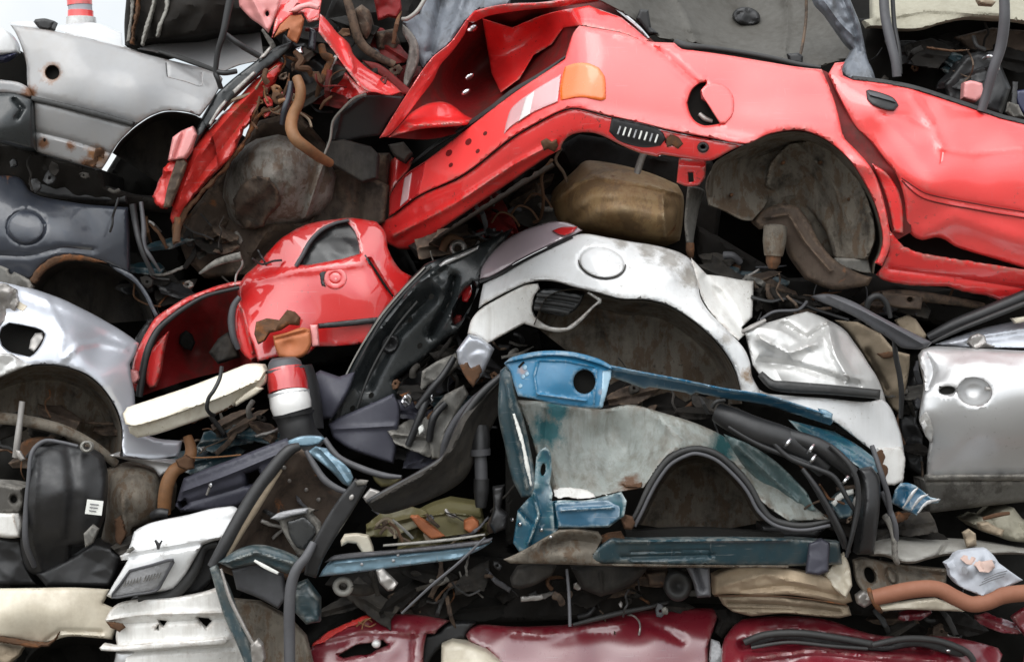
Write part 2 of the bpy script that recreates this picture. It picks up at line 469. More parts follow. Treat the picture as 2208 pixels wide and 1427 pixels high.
WHITE = mat('white_paint', (.73, .735, .735), .34, coat=.6, dirt=.2, dcol=(.34, .31, .27), bump=.05, streak=.16, hard=.5, wear=.35, wcol=(.3, .26, .22), chips=.6, scratch=.1,
            spots=[(1400, 538, 22, (.44, .42, .39), 0), (1446, 556, 26, (.40, .38, .35), 0), (1490, 596, 26, (.44, .41, .37), 0), (1340, 524, 14, (.48, .46, .43), 0), (1606, 806, 16, (.38, .27, .18), 0),
                   (1640, 856, 14, (.36, .25, .17), 0), (1560, 730, 14, (.5, .47, .43), 0), (1050, 655, 12, (.42, .37, .3), 0)])
WHITED = mat('grimy_white_paint', (.78, .77, .74), .42, coat=.4, dirt=.34, dcol=(.26, .22, .17), rust=.10, bump=.08, streak=.3, hard=.6, wear=.4, wcol=(.25, .16, .10), chips=.5)
JCREAM = mat('cream_bumper_plastic', (.78, .74, .63), .4, coat=.3, dirt=.25, dcol=(.36, .26, .13), bump=.08, streak=.2, hard=.4, wear=.4, wcol=(.4, .3, .18), chips=.5)
CREAM = mat('cream_plastic', (.66, .60, .48), .42, coat=.25, dirt=.32, dcol=(.25, .17, .09), bump=.12, streak=.12)
GREYW = mat('old_white_paint', (.27, .27, .275), .36, coat=.4, wear=.4, wcol=(.2, .12, .08), dirt=.22, dcol=(.30, .26, .21), bump=.07, bsc=4, streak=.10,
            spots=[(113, 160, 22, (.26, .12, .05), .26), (98, 312, 13, RUST, .3), (157, 318, 11, RUST, .3), (212, 338, 22, (.27, .12, .04), .3),
                   (74, 205, 16, RUST, .3), (190, 352, 15, RUST, .3)])
SILV = mat('silver_paint', (.50, .50, .50), .34, metal=.5, hard=.4, wear=.4, chips=.4, coat=.5, dirt=.07, dcol=(.30, .29, .28), bump=.04, bsc=4, scratch=.08)
SILVB = mat('bluish_silver_paint', (.50, .52, .57), .32, metal=.4, coat=.7, crough=.06, dirt=.06, dcol=(.3, .31, .35), bump=.05, bsc=5)
SILVC = mat('crumpled_silver_paint', (.58, .575, .56), .38, metal=.35, coat=.3, wear=.4, wcol=(.3, .27, .24), streak=.15, dirt=.2, dcol=(.3, .28, .25), bump=.06, bsc=10)
BARE = mat('bare_steel', (.42, .40, .38), .42, metal=.6, dirt=.5, dcol=(.14, .11, .08), bump=.1, scratch=.3)
FLOORD = mat('dark_floor_pan', (.085, .08, .07), .6, spec=.35, dirt=.6, dcol=(.04, .034, .026), bump=.15, streak=.3, hard=.2, dsc=4, chips=.5)
GALV = mat('grey_undercoat', (.145, .14, .128), .65, spec=.3, dirt=.6, dcol=(.055, .047, .037), bump=.2, streak=.4, dcol2=(.045, .04, .034), dirt2=.7, hard=.6, chips=.6, wear=.6, wcol=(.3, .28, .25))
BLUEGR = mat('streaked_blue_grey_sheet', (.15, .165, .19), .45, metal=.3, dirt=.5, dcol=(.05, .05, .05), bump=.15, streak=.8)
SLATE = mat('slate_blue_paint', (.026, .031, .044), .38, metal=.1, coat=.36, hard=.4, dirt=.4, dcol=(.035, .035, .038), bump=.1, rust=.05, streak=.2)
BLUE = mat('blue_paint', (.015, .150, .285), .42, coat=.3, wear=.5, wcol=(.36, .42, .44), chips=.5, dirt=.25, dcol=(.05, .12, .2), bump=.1, scratch=.35,
            spots=[(1126, 800, 9, (.35, .28, .28), -.3), (1300, 845, 9, (.4, .34, .33), -.3)])
TEAL = mat('teal_paint', (.010, .075, .120), .36, coat=.5, dirt=.5, dcol=(.03, .045, .045), bump=.2, scratch=.45, streak=.2, dcol2=(.02, .11, .13), hard=.5, wear=.9, wcol=(.30, .36, .36), chips=.6)
DKTEAL = mat('dark_teal_steel', (.013, .045, .060), .45, coat=.2, dirt=.6, dcol=(.055, .055, .048), bump=.15, scratch=.25, streak=.3, hard=.6, wear=.8, wcol=(.16, .17, .16))
BLUE2 = mat('deep_blue_paint', (.012, .082, .150), .36, coat=.5, dirt=.35, dcol=(.03, .06, .08), bump=.1, scratch=.3, hard=.5, wear=.9, wcol=(.30, .38, .42), chips=.6)
TEALG2 = mat('teal_stained_panel', (.085, .15, .155), .45, coat=.2, dirt=.6, dcol=(.10, .095, .08), bump=.12, streak=.4, hard=.4, wear=.6, wcol=(.3, .36, .35), dcol2=(.02, .05, .055))
TEALG = mat('grey_green_inner_panel', (.34, .365, .34), .5, metal=.1, coat=.15, spec=.4, spots=[(1178, 930, 34, (.04, .17, .19), -.14), (1200, 885, 26, (.05, .20, .23), -.12), (1360, 1048, 22, (.16, .08, .04), -.2), (1560, 965, 30, (.03, .13, .14), -.1)], dirt=.5, dcol=(.13, .115, .09), bump=.15, streak=.75, dcol2=(.20, .18, .145), dirt2=.4, dsc=5, hard=.2, wear=.5, wcol=(.12, .07, .04), chips=.6)
PALEBL = mat('pale_blue_paint', (.20, .33, .42), .36, metal=.3, coat=.5, dirt=.3, dcol=(.12, .13, .13), bump=.25, scratch=.3)
LINER = mat('dusty_wheel_housing', (.150, .130, .105), .85, spec=.25, dirt=.75, dcol=(.035, .029, .023), bump=.3, streak=.5, dsc=6, dcol2=(.085, .052, .030), dirt2=.7, hard=.7, chips=.7, wear=.5, wcol=(.24, .21, .17))
LINERD = mat('dark_wheel_housing', (.034, .031, .028), .8, spec=.3, dirt=.6, dcol=(.075, .063, .048), bump=.25, streak=.3, dsc=3.5, dcol2=(.012, .011, .010))
UNDER = mat('dark_underbody', (.010, .009, .008), .8, dirt=.55, dcol=(.028, .022, .017), bump=.35, bsc=10, rust=.05, spec=.2)
BROWN = mat('muddy_brown_steel', (.066, .046, .034), .75, spec=.3, dirt=.8, dcol=(.014, .011, .009), rust=.12, bump=.25, bsc=9, dsc=7, dcol2=(.08, .06, .045), dirt2=.4, hard=.6, chips=.5, wear=.6, wcol=(.16, .11, .075))
RUSTY = mat('rusty_steel', (.105, .055, .030), .8, spec=.25, dirt=.6, dcol=(.045, .026, .017), rust=.4, bump=.35)
ORRUST = mat('orange_primer', (.42, .13, .045), .6, dirt=.4, dcol=(.14, .06, .035), bump=.3)
TANK = mat('rust_stained_tank', (.38, .25, .12), .55, metal=.15, dirt=.6, dcol=(.22, .105, .04), bump=.1, streak=.5, rust=.14, hard=.5, wear=.6, wcol=(.45, .35, .22), chips=.6, dcol2=(.16, .10, .055), dirt2=.6, dsc=3)
PANM = mat('muddy_grey_pan', (.185, .17, .15), .7, spec=.35, dirt=.75, dcol=(.045, .034, .025), bump=.2, streak=.4, hard=.7, dsc=6.5, dcol2=(.085, .05, .03), dirt2=.7, chips=.7, wear=.5, wcol=(.28, .25, .22))
BLACK = mat('black_plastic', (.014, .014, .015), .42, dirt=.22, dcol=(.05, .046, .042), bump=.12, spec=.5)
BLACKS = mat('satin_black_plastic', (.014, .017, .018), .30, coat=.15, dirt=.3, dcol=(.04, .042, .042), bump=.12)
RUBBER = mat('black_rubber', (.022, .022, .022), .55, dirt=.4, dcol=(.07, .066, .06), bump=.1)
VOID = mat('shade_black_interior', (.012, .0115, .0105), .9, dirt=.5, dcol=(.018, .016, .013), bump=.2, bsc=10, spec=.12)  # near-black colour stands in for the deep shade of gaps and holes
GRPL = mat('grey_plastic', (.075, .075, .082), .5, dirt=.4, dcol=(.04, .038, .035), bump=.15)
PURPL = mat('dark_violet_plastic', (.045, .045, .062), .5, dirt=.25, dcol=(.03, .03, .035), bump=.12)
TAN = mat('tan_trim', (.33, .265, .19), .75, spec=.25, dirt=.5, dcol=(.12, .09, .06), bump=.2, bsc=14)
BEIGE = mat('beige_felt', (.47, .37, .26), .85, spec=.2, dirt=.3, dcol=(.26, .18, .11), bump=.2, bsc=14, streak=.2)
BEIGEU = mat('beige_undersealed_steel', (.33, .31, .24), .7, dirt=.5, dcol=(.12, .095, .06), bump=.5, bsc=18)
PIPE = mat('dull_grey_steel_tube', (.30, .29, .265), .55, metal=.3, dirt=.4, dcol=(.13, .11, .08), bump=.3)
HOSE = mat('terracotta_hose_rubber', (.24, .095, .052), .7, dirt=.3, dcol=(.26, .10, .06), bump=.2)
ORPIPE = mat('ochre_hose_rubber', (.25, .115, .045), .6, dirt=.65, dcol=(.075, .045, .025), bump=.25, dsc=5)
ORANGE = mat('orange_lamp_lens', (.80, .16, .012), .25, coat=.8, crough=.1, dirt=.05, dcol=(.5, .16, .05), bump=.05)
CLEAR = mat('clouded_pink_lens', (.66, .40, .41), .22, coat=1., crough=.08, dirt=.2, dcol=(.5, .3, .3), bump=.06)
LENSW = mat('white_lens', (.80, .79, .77), .2, coat=1., dirt=.2, dcol=(.5, .46, .42), bump=.05)
LENSR = mat('red_lamp_lens', (.52, .02, .022), .2, coat=1., crough=.06, dirt=.2, dcol=(.2, .02, .02), bump=.06)
LENSG = mat('smoky_violet_lens', (.42, .34, .37), .16, coat=1., crough=.05, dirt=.12, dcol=(.5, .44, .45), bump=.05)
CHROME = mat('scuffed_chrome', (.62, .62, .64), .18, metal=1., dirt=.2, dcol=(.2, .19, .18), bump=.1)
GLASS = mat('dusty_dark_glass', (.008, .009, .010), .3, coat=.25, crough=.25, dirt=.4, dcol=(.06, .06, .055), bump=.03)
PLATE = mat('scuffed_plate', (.36, .36, .37), .5, metal=.1, dirt=.3, dcol=(.11, .11, .11), bump=.3, bsc=50, dsc=12)
PAPER = mat('crumpled_printed_paper', (.40, .42, .46), .7, dirt=.25, dcol=(.34, .33, .34), bump=.3)
PAPERP = mat('faded_pink_print', (.46, .32, .27), .7, dirt=.4, dcol=(.5, .45, .42), bump=.3)
STICK = mat('white_sticker', (.72, .72, .68), .5, dirt=.15, dcol=(.4, .38, .34), bump=.05)
INK = mat('grey_ink', (.16, .16, .17), .6, dirt=.1, bump=0)
OLIVE = mat('olive_plastic', (.10, .088, .035), .5, dirt=.4, dcol=(.10, .07, .03), bump=.2)
NAVY = mat('navy_plastic', (.018, .022, .07), .4, coat=.3, dirt=.2, bump=.1)
YARD = mat('yard_gravel', (.14, .127, .107), .9, dirt=.6, dcol=(.08, .072, .06), bump=.5, bsc=30, dsc=.6)

# ---------------------------------------------------------------- sky, light, camera, yard
w = bpy.data.worlds.new('World'); scene.world = w; w.use_nodes = True
t = w.node_tree; n = t.nodes; bg = n['Background']; out = n['World Output']
SUN_EL, SUN_AZ = 56, 205        # sun veiled by cloud, high and behind the viewer
sky = n.new('ShaderNodeTexSky'); sky.sky_type = 'NISHITA'; sky.sun_disc = False
sky.sun_elevation = math.radians(SUN_EL); sky.sun_rotation = math.radians(SUN_AZ)
t.links.new(sky.outputs[0], bg.inputs[0]); bg.inputs[1].default_value = .10
tc = n.new('ShaderNodeTexCoord'); nz = n.new('ShaderNodeTexNoise'); nz.inputs['Scale'].default_value = 2.6; nz.inputs['Detail'].default_value = 7
t.links.new(tc.outputs['Generated'], nz.inputs['Vector'])
cr = n.new('ShaderNodeValToRGB'); cr.color_ramp.elements[0].position = .3; cr.color_ramp.elements[0].color = (.84, .92, .98, 1)
cr.color_ramp.elements[1].position = .62; cr.color_ramp.elements[1].color = (1, 1, 1, 1)
t.links.new(nz.outputs['Fac'], cr.inputs[0])
b2 = n.new('ShaderNodeBackground'); t.links.new(cr.outputs[0], b2.inputs[0])
# the overcast brightens round the veiled sun and towards the zenith
nrm = n.new('ShaderNodeVectorMath'); nrm.operation = 'NORMALIZE'; t.links.new(tc.outputs['Generated'], nrm.inputs[0])
_e, _a = math.radians(SUN_EL), math.radians(SUN_AZ)
dt = n.new('ShaderNodeVectorMath'); dt.operation = 'DOT_PRODUCT'; dt.inputs[1].default_value = (math.sin(_a) * math.cos(_e), math.cos(_a) * math.cos(_e), math.sin(_e))
t.links.new(nrm.outputs[0], dt.inputs[0])
g1 = n.new('ShaderNodeMapRange'); g1.interpolation_type = 'SMOOTHSTEP'
for i, v in enumerate((.35, 1., 1.02, 3.0)): g1.inputs[i + 1].default_value = v
t.links.new(dt.outputs['Value'], g1.inputs[0]); t.links.new(g1.outputs[0], b2.inputs[1])
mx = n.new('ShaderNodeMixShader'); mr = n.new('ShaderNodeMapRange')
mr.inputs[1].default_value = .32; mr.inputs[2].default_value = .5; mr.inputs[3].default_value = .55; mr.inputs[4].default_value = .96
t.links.new(nz.outputs['Fac'], mr.inputs[0]); t.links.new(mr.outputs[0], mx.inputs[0])
t.links.new(bg.outputs[0], mx.inputs[1]); t.links.new(b2.outputs[0], mx.inputs[2]); t.links.new(mx.outputs[0], out.inputs[0])
sl = bpy.data.lights.new('sun', 'SUN'); sl.energy = .9; sl.angle = math.radians(40); sl.color = (1, .97, .93)
so = bpy.data.objects.new('sun', sl); COL.objects.link(so)
el, az = math.radians(SUN_EL), math.radians(SUN_AZ)
sd = Vector((math.sin(az) * math.cos(el), math.cos(az) * math.cos(el), math.sin(el)))
so.rotation_euler = sd.to_track_quat('Z', 'Y').to_euler(); so.location = sd * 30
cam = bpy.data.cameras.new('camera'); co = bpy.data.objects.new('camera', cam); COL.objects.link(co)
co.location = (0, -D, ZC); co.rotation_euler = (math.pi / 2, 0, 0)
cam.sensor_width = 36; cam.lens = 36 * D / (2208 / S); cam.clip_end = 2000
scene.camera = co
scene.view_settings.view_transform = 'Standard'; scene.view_settings.look = 'None'
scene.view_settings.exposure = 0.05; scene.view_settings.gamma = 1
gm = make('ground', [(-300, -300, 0), (300, -300, 0), (300, 300, 0), (-300, 300, 0)], [(0, 1, 2, 3)], YARD, kind='structure')
ROOTS.remove(gm)

# ================================================================ the big red hatchback on top
E = thing('crushed_car', 'big faded red crushed hatchback with orange rear lamp, lying above the white hatchback', 'car', 'crushed cars in the pile')
def _sm(x, a, b):
    t = np.clip((x - a) / (b - a), 0, 1); return t * t * (3 - 2 * t)
def dE(x, y):
    """rear corner nearest the viewer: the tail runs away to the left, the side runs flat to the right and leans in towards the roof"""
    x = np.asarray(x, float); y = np.asarray(y, float)
    run = np.logaddexp(0, (1222 - x) / 22.) * 22 * .00168
    b = _sm(x, 1190, 1300)
    ss = (y - (56 + .165 * (x - 1249))) / 190.; st = (y - (353 - .69 * (x - 892))) / 110.
    side = .105 * np.clip(1 - ss, 0, 2) ** 2 - .10 + .04 * np.clip(ss - .95, 0, 2) ** 2 - .02 * _sm(x, 1500, 1700) * _sm(y, 200, 280) - .025 * np.exp(-((y - 262 - .17 * (x - 1300)) / 20) ** 2) * b
    tail = .085 * np.clip(1 - st, -.2, 1.5) - .075
    return run + side * b + tail * (1 - b) + .03 * _sm(x, 1700, 2300)
_cx = [821, 848, 902, 999, 1104, 1180, 1218, 1245, 1313, 1440, 1540, 1608]; _cy = [484, 464, 425, 380, 298, 255, 238, 234, 251, 281, 300, 311]
def dV(x, y):
    yc = np.interp(x, _cx, _cy); s = np.clip((np.asarray(y) - yc) / 70., -.3, 2)
    return dE(x, yc) + .03 + .05 * s ** 2
qp = sh(E, 'quarter_panel', RED, '838,468 845,415 875,376 917,348 1000,284 1104,203 1218,128 1225,104 1236,72 1249,56 1339,71 1393,89 1454,93 1470,106 1494,109 1560,118 1656,134 1723,145 1772,150 '
        '1790,192 1804,232 1817,289 1822,300 1844,322 1871,352 1891,387 1905,431 1916,482 1920,526 1902,574 1886,567 1897,546 1903,514 1897,478 1885,437 1864,394 1838,353 1797,313 1757,290 1716,281 '
        '1656,291 1608,311 1540,299 1440,280 1375,264 1313,250 1245,233 1218,236 1180,253 1104,296 999,376 902,422', dE, rn=(7, .016), g=11,
        holes=['1523,177 1508,181 1492,195 1482,222 1488,245 1500,262 1521,271 1556,266 1541,247 1528,226 1516,210 1510,198 1519,192'],
        dents=[(1590, 150, 70, .008)], ridge=[('1395,92 1450,130 1505,182', 7, .012), ('1330,72 1420,100', 6, -.006)], wob=(.003, 200))
sh(qp, 'filler_recess', VOID, ell(1528, 224, 54, 52), off(dE, .05), th=.05, rn=None)
sh(qp, 'fuel_flap', RED, '1522,184 1540,180 1562,186 1578,202 1583,226 1578,250 1564,266 1553,267 1542,250 1528,228 1514,206 1512,194', off(dE, -.008), th=.004, rn=(4, .005), wob=None)
tube(qp, 'filler_neck', BARE, [(1508, 246, -.05), (1520, 256, -.055), (1536, 262, -.055)], [5, 6, 4], 8)
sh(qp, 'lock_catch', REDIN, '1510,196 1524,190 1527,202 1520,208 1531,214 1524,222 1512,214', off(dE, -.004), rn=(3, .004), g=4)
# rear lamps
tl = sh(E, 'tail_light', ORANGE, '1218,143 1240,136 1268,136 1292,146 1305,168 1307,214 1297,218 1252,211 1208,218 1206,195 1211,165', off(dE, -.010), th=.02, rn=(7, .012), wob=None, g=5)
sh(tl, 'reversing_lens', CLEAR, '1210,160 1203,220 1150,243 1104,272 1086,290 1092,262 1104,232 1150,196', off(dE, -.012), th=.02, rn=(5, .009), wob=None)
sh(tl, 'white_lens_band', LENSW, '1152,196 1134,210 1118,262 1142,246', off(dE, -.016), th=.01, rn=(3, .004), wob=None)
sh(tl, 'lamp_seal', BLACK, strip('1086,293 1104,276 1150,249 1203,224 1250,216 1300,222 1311,212 1308,166 1294,143 1268,133 1236,133', 5), off(dE, .003), th=.01, rn=None, wob=None)
tl = sh(E, 'tail_light', LENSR, '875,378 917,350 914,375 902,419 870,444 846,462 838,464 841,420 852,402', off(dE, -.008), th=.02, rn=(5, .01), wob=None, label='pink and red corner lamp at the low end of the tail')
sh(tl, 'white_lens_band', CLEAR, '872,384 888,372 880,430 862,446', off(dE, -.014), th=.01, rn=(3, .004), wob=None)
sh(E, 'tailgate_corner', RED2, '838,440 836,372 843,345 858,334 892,341 880,368 850,404', off(dE, .05), rn=(6, .012), ridge=[('850,345 842,430', 8, -.02)])
sh(E, 'rear_seal', RUBBER, strip('888,352 940,312 1000,274 1060,232 1104,198 1160,164 1220,122', [5, 8, 9, 9, 10, 8, 4]), off(dE, .008), th=.03, rn=(3, .008), wob=None)
# valance below the crease
va = sh(E, 'rear_valance', RED2, '821,481 848,464 902,425 999,380 1104,300 1180,256 1218,239 1245,236 1313,253 1375,267 1440,283 1540,302 1606,313 1575,326 1535,346 1500,345 1427,333 1417,338 1380,330 1339,313 1306,296 1280,287 1252,286 1228,293 1215,306 '
        '1208,323 1178,340 1104,391 1040,434 972,480 930,510 888,536 862,538 840,528 821,514', dV, rn=(5, .012), g=6, ridge=[('850,508 980,440 1104,358 1190,312', 7, -.016)], wob=(.003, 120),
        holes=[ell(1448, 305, 13, 9), ell(1516, 318, 8, 8)])
sh(va, 'vent', BLACK, '1319,254 1360,262 1407,272 1430,286 1436,300 1424,315 1393,319 1365,315 1333,303 1313,284', off(dV, -.008), th=.02, rn=(5, .008), wob=None)
for i in range(8):
    bx = 1336 + i * 11.5; by = 281 + i * 2.6
    bar(va, 'vent_rib', STICK if i % 3 else PLATE, [(bx - 4, by + 9, float(dV(bx, by)) - .018), (bx + 2, by - 9, float(dV(bx, by)) - .018)], 4, .008, (1.5, .003), g=4)
sh(va, 'clip', RUSTY, '1436,300 1446,290 1462,296 1474,310 1462,322 1450,314 1438,318', off(dV, -.006), rn=(3, .006))
sh(va, 'grommet', RUBBER, ell(1516, 318, 13, 12), off(dV, -.012), th=.02, rn=(5, .012), wob=None, holes=[ell(1516, 317, 5, 4)])
sh(va, 'bracket', RED2, '1464,342 1523,345 1521,383 1508,400 1481,402 1459,394', tps(pts('1464,342,-.03 1523,345,-.03 1459,394,.02 1508,400,.02')), th=.006, rn=(4, .01), holes=['1484,372 1495,372 1496,392 1485,393'], ridge=[('1466,352 1522,355', 4, .01)])
sh(va, 'rust_clump', RUSTY, '1165,305 1178,297 1190,305 1200,300 1204,315 1196,328 1182,322 1172,326', off(dV, -.02), th=.02, rn=(6, .02), crum=(.02, 18))
for (hx, hy, hr) in ((968, 330, 6), (1010, 306, 6), (972, 356, 4), (1030, 326, 4), (1046, 288, 4)):
    sh(qp, 'rust_hole', REDIN, ell(hx, hy, hr, hr * 1.4, 40, 9), off(dE, -.0015), th=.002, rn=None, wob=None, g=4)
sh(qp, 'stone_chip', RED2, strip('1085,285 1104,270 1118,262', 7), off(dE, -.002), th=.002, rn=None, wob=None)
# torn open boot
dB = tps(pts('820,298,.45 929,128,.42 1003,47,.55 1104,8,.5 1290,-10,.5 1407,87,.3 1249,56,.35 1225,104,.5 1218,128,.45 1104,200,.5 1020,259,.5 949,219,.55 1050,150,.95 1120,110,.92 1180,60,.8 1000,180,.9'))
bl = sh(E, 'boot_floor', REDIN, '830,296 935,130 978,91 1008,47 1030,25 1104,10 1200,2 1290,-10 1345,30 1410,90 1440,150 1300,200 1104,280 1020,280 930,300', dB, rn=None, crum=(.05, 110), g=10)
sh(bl, 'dented_side', RED2, '1040,40 1104,60 1180,30 1270,12 1340,38 1400,88 1392,92 1339,72 1250,56 1215,60 1190,96 1150,120 1120,170 1080,200 1060,160', off(dB, -.10), rn=(5, .012), crum=(.05, 90), g=8)
sh(bl, 'torn_flange', RED, '818,298 840,262 876,205 929,128 972,91 1003,47 1012,44 1004,70 975,112 950,140 935,172 905,212 862,268 838,292', tps(pts('818,298,.32 929,128,.30 1003,47,.42 950,140,.40 900,215,.36')), rn=(4, .012), g=6, ridge=[('830,294 940,150', 6, -.02)])
sh(bl, 'boot_sill', RED2, '838,297 870,262 888,242 915,226 949,219 970,224 983,232 1003,248 1024,258 1009,269 960,274 905,279 862,290', tps(pts('838,297,.36 888,242,.42 949,219,.46 1024,258,.44 905,279,.34 1000,268,.36')), rn=(6, .02), ridge=[('880,270 1010,262', 7, -.03)], g=6)
sh(bl, 'top_lip', RED2, '1003,46 1022,24 1060,14 1104,8 1160,6 1220,-2 1290,-14 1316,-6 1290,4 1210,14 1150,20 1100,26 1050,36 1020,50', tps(pts('1003,46,.40 1104,8,.36 1290,-10,.36')), rn=(4, .015), crum=(.02, 50), g=6)
for (px, py, rr_) in ((1018, 62, 8), (1012, 165, 7), (1004, 198, 7)):
    sh(bl, 'catch', CHROME, ell(px, py, rr_ * 1.6, rr_ * .8, -30, 12), .42, th=.02, rn=(4, .012), crum=(.01, 12), g=4)
# door
dD = tps(pts('1805,142,.04 1815,165,.0 1900,180,.02 1890,215,-.07 2060,222,.05 2208,268,.10 2208,320,-.02 1830,240,-.05 1870,290,-.07 1930,370,-.10 1950,440,-.08 2208,440,-.04 2000,400,-.13 2208,470,-.03 1975,505,-.02 2100,500,-.02 2208,575,.06 2300,300,.12 2300,420,-.02 2320,600,.08'))
dr = sh(E, 'door', RED, '1786,160 1800,136 1822,134 1815,150 1818,163 1838,172 1891,178 1969,192 2060,222 2160,256 2208,268 2320,298 2330,606 2260,592 2208,578 2150,560 2060,532 2040,518 2019,512 1989,518 1969,510 1955,490 1952,437 1935,380 1905,340 1875,303 '
        '1846,276 1821,232 1801,192', dD, rn=(7, .016), g=11, dents=[(1990, 240, 50, .022), (2120, 360, 90, .014), (2010, 335, 45, .008)],
        ridge=[('1942,384 1996,418 2080,438 2208,458 2330,478', 6, .006), ('1966,206 1996,252 2030,318', 9, -.008), ('1900,245 1960,250 2010,280', 6, .008), ('2030,320 2100,330 2208,318', 8, -.008), ('2000,500 2060,470 2208,520', 22, -.016)])
for dy in (0, 13):
    tube(dr, 'coach_line', REDIN, [(x, y + dy * (.4 if x < 1950 else 1), float(dD(x, y + dy)) - .002) for x, y in ((1944, 384), (1970, 402), (1996, 417), (2040, 428), (2090, 437), (2150, 448), (2208, 457), (2330, 478))], 1.6, 6)
hd = sh(dr, 'door_handle', BLACK, '1867,196 1874,193 1900,200 1925,210 1934,220 1938,228 1928,240 1910,238 1880,226 1869,214', off(dD, -.016), th=.03, rn=(6, .014), wob=None)
sh(hd, 'handle_lip', GRPL, '1870,197 1900,203 1926,213 1932,222 1905,214 1876,206', off(dD, -.026), th=.01, rn=(3, .006), wob=None)
sh(dr, 'window_seal', RUBBER, strip('1838,168 1891,174 1969,188 2060,217 2160,251 2208,263 2320,293', 9), off(dD, .006), th=.03, rn=(3, .008), wob=None)
sh(dr, 'scuff', PINK, '2032,328 2035,329 2033,346 2029,350', off(dD, -.002), th=.002, rn=None, wob=None, g=4)
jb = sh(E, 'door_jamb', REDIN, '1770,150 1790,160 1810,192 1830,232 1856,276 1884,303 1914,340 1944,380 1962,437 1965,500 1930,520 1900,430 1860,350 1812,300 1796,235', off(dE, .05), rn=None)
sh(jb, 'jamb_flange', RED2, '1880,352 1910,372 1936,408 1946,445 1948,505 1926,500 1918,455 1905,410', off(dE, .036), rn=(6, .012))
dS = tps(pts('1905,540,-.04 2208,600,.06 1905,604,.02 2208,641,.12 2050,580,.0 2320,630,.12'))
sh(E, 'sill', RED2, '1917,496 1930,512 1949,532 1992,547 2060,558 2140,571 2208,582 2330,612 2330,680 2208,642 2160,650 2127,638 2076,628 2043,618 1959,615 1905,604 1890,592 1902,574 1914,545', dS, rn=(6, .016), jag=1.2, ridge=[('1915,580 2050,598 2208,622', 5, .010)])
sh(E, 'sill_gap', VOID, '1925,490 1955,480 1980,505 2060,520 2208,560 2330,590 2330,640 2208,610 1990,565 1930,540', .16, th=.2, rn=None)
# wheel housing
arc = '1528,420 1530,385 1540,352 1566,334 1600,316 1656,292 1716,284 1757,292 1797,315 1838,355 1864,396 1885,439 1897,480 1902,514 1897,546 1888,566 1884,590'
well(E, 'wheel_housing', LINER, arc, (1715, 520), off(dE, .012), .34, .84, ribs=.01)
sh(E, 'liner_panel', LINER, '1650,400 1662,350 1700,310 1750,300 1800,330 1845,375 1876,440 1888,510 1872,560 1800,560 1780,500 1740,450 1690,430', tps(pts('1650,400,.18 1700,310,.14 1800,330,.10 1876,440,.04 1880,540,.03 1800,560,.14 1700,420,.26 1780,450,.18')), rn=(8, .02), ridge=[('1690,330 1750,380 1790,450 1812,540', 6, .015), ('1720,310 1790,380 1830,480', 5, -.012)])
sh(E, 'housing_edge', GALV, '1800,556 1872,558 1880,590 1860,588 1830,580 1800,578', .08, th=.02, rn=(4, .01))
ax = sh(E, 'trailing_arm', BROWN, '1622,478 1648,452 1688,437 1722,446 1745,478 1766,520 1800,560 1850,588 1882,598 1872,616 1800,624 1740,602 1704,552 1690,508 1664,490 1640,494', tps(pts('1622,478,.16 1688,437,.12 1735,500,.08 1800,600,.05 1870,605,.06 1700,530,.12')), th=.05, rn=(9, .03), ridge=[('1650,470 1700,462 1735,520 1790,585', 5, -.018)])
sh(E, 'housing_lip', LINER, '1522,402 1530,374 1552,350 1596,326 1636,340 1660,384 1654,436 1622,476 1600,474 1560,454 1528,442', tps(pts('1522,402,.10 1596,326,.14 1650,380,.26 1650,440,.18 1560,454,.12 1600,474,.12')), th=.02, rn=(3, .008))
for (x, y) in ((1578, 420), (1690, 350), (1770, 350), (1830, 430), (1850, 520), (1742, 560)):
    sh(E, 'bolt', RUSTY, ell(x, y, 4, 4, 0, 8), .10, th=.05, rn=(2, .006), wob=None, g=3)
bs = tube(E, 'bump_stop', LINER, '1672,490,.06 1670,520,.05 1668,552,.05', [26, 26, 20], 14)
tube(bs, 'bump_stop_tip', RUSTY, '1668,548,.05 1667,566,.05 1666,580,.05', [17, 16, 8], 12)
# fuel tank and what hangs below the tail
dT = tps(pts('1181,437,.42 1239,367,.36 1340,360,.30 1461,400,.26 1476,450,.24 1464,524,.26 1340,514,.28 1190,490,.40 1330,430,.12 1250,440,.2 1430,460,.14'))
tk = sh(E, 'fuel_tank', TANK, '1181,437 1188,418 1198,404 1239,367 1256,350 1272,346 1339,356 1407,375 1461,398 1474,424 1472,480 1466,518 1440,527 1390,524 1339,516 1265,502 1205,492 1190,470', dT, th=.4, rn=(22, .09), g=8,
        ridge=[('1190,440 1240,395 1280,380 1340,388 1410,402 1470,420', 5, -.022), ('1230,480 1280,440 1350,432 1440,450', 12, .02), ('1430,420 1434,510', 4, -.014)])
tube(tk, 'filler_stub', BARE, '1388,330,.10 1380,352,.12 1374,372,.14', 8, 10)
sh(E, 'tank_strap', GALV, '1483,402 1508,404 1520,412 1508,448 1498,500 1494,532 1480,524 1476,480 1480,430', tps(pts('1490,402,.10 1485,470,.12 1490,530,.16')), th=.012, rn=(5, .016))
tube(E, 'strap_bolt', RUSTY, '1488,524,.15 1488,540,.15 1490,556,.16', [9, 10, 5], 8)
sh(E, 'boot_underside', UNDER, '880,530 972,478 1104,388 1178,338 1215,310 1250,290 1306,298 1339,316 1420,336 1535,344 1560,420 1540,560 1400,560 1180,520 1000,530 900,560', .52, th=.6, rn=(10, .05), crum=(.06, 60))
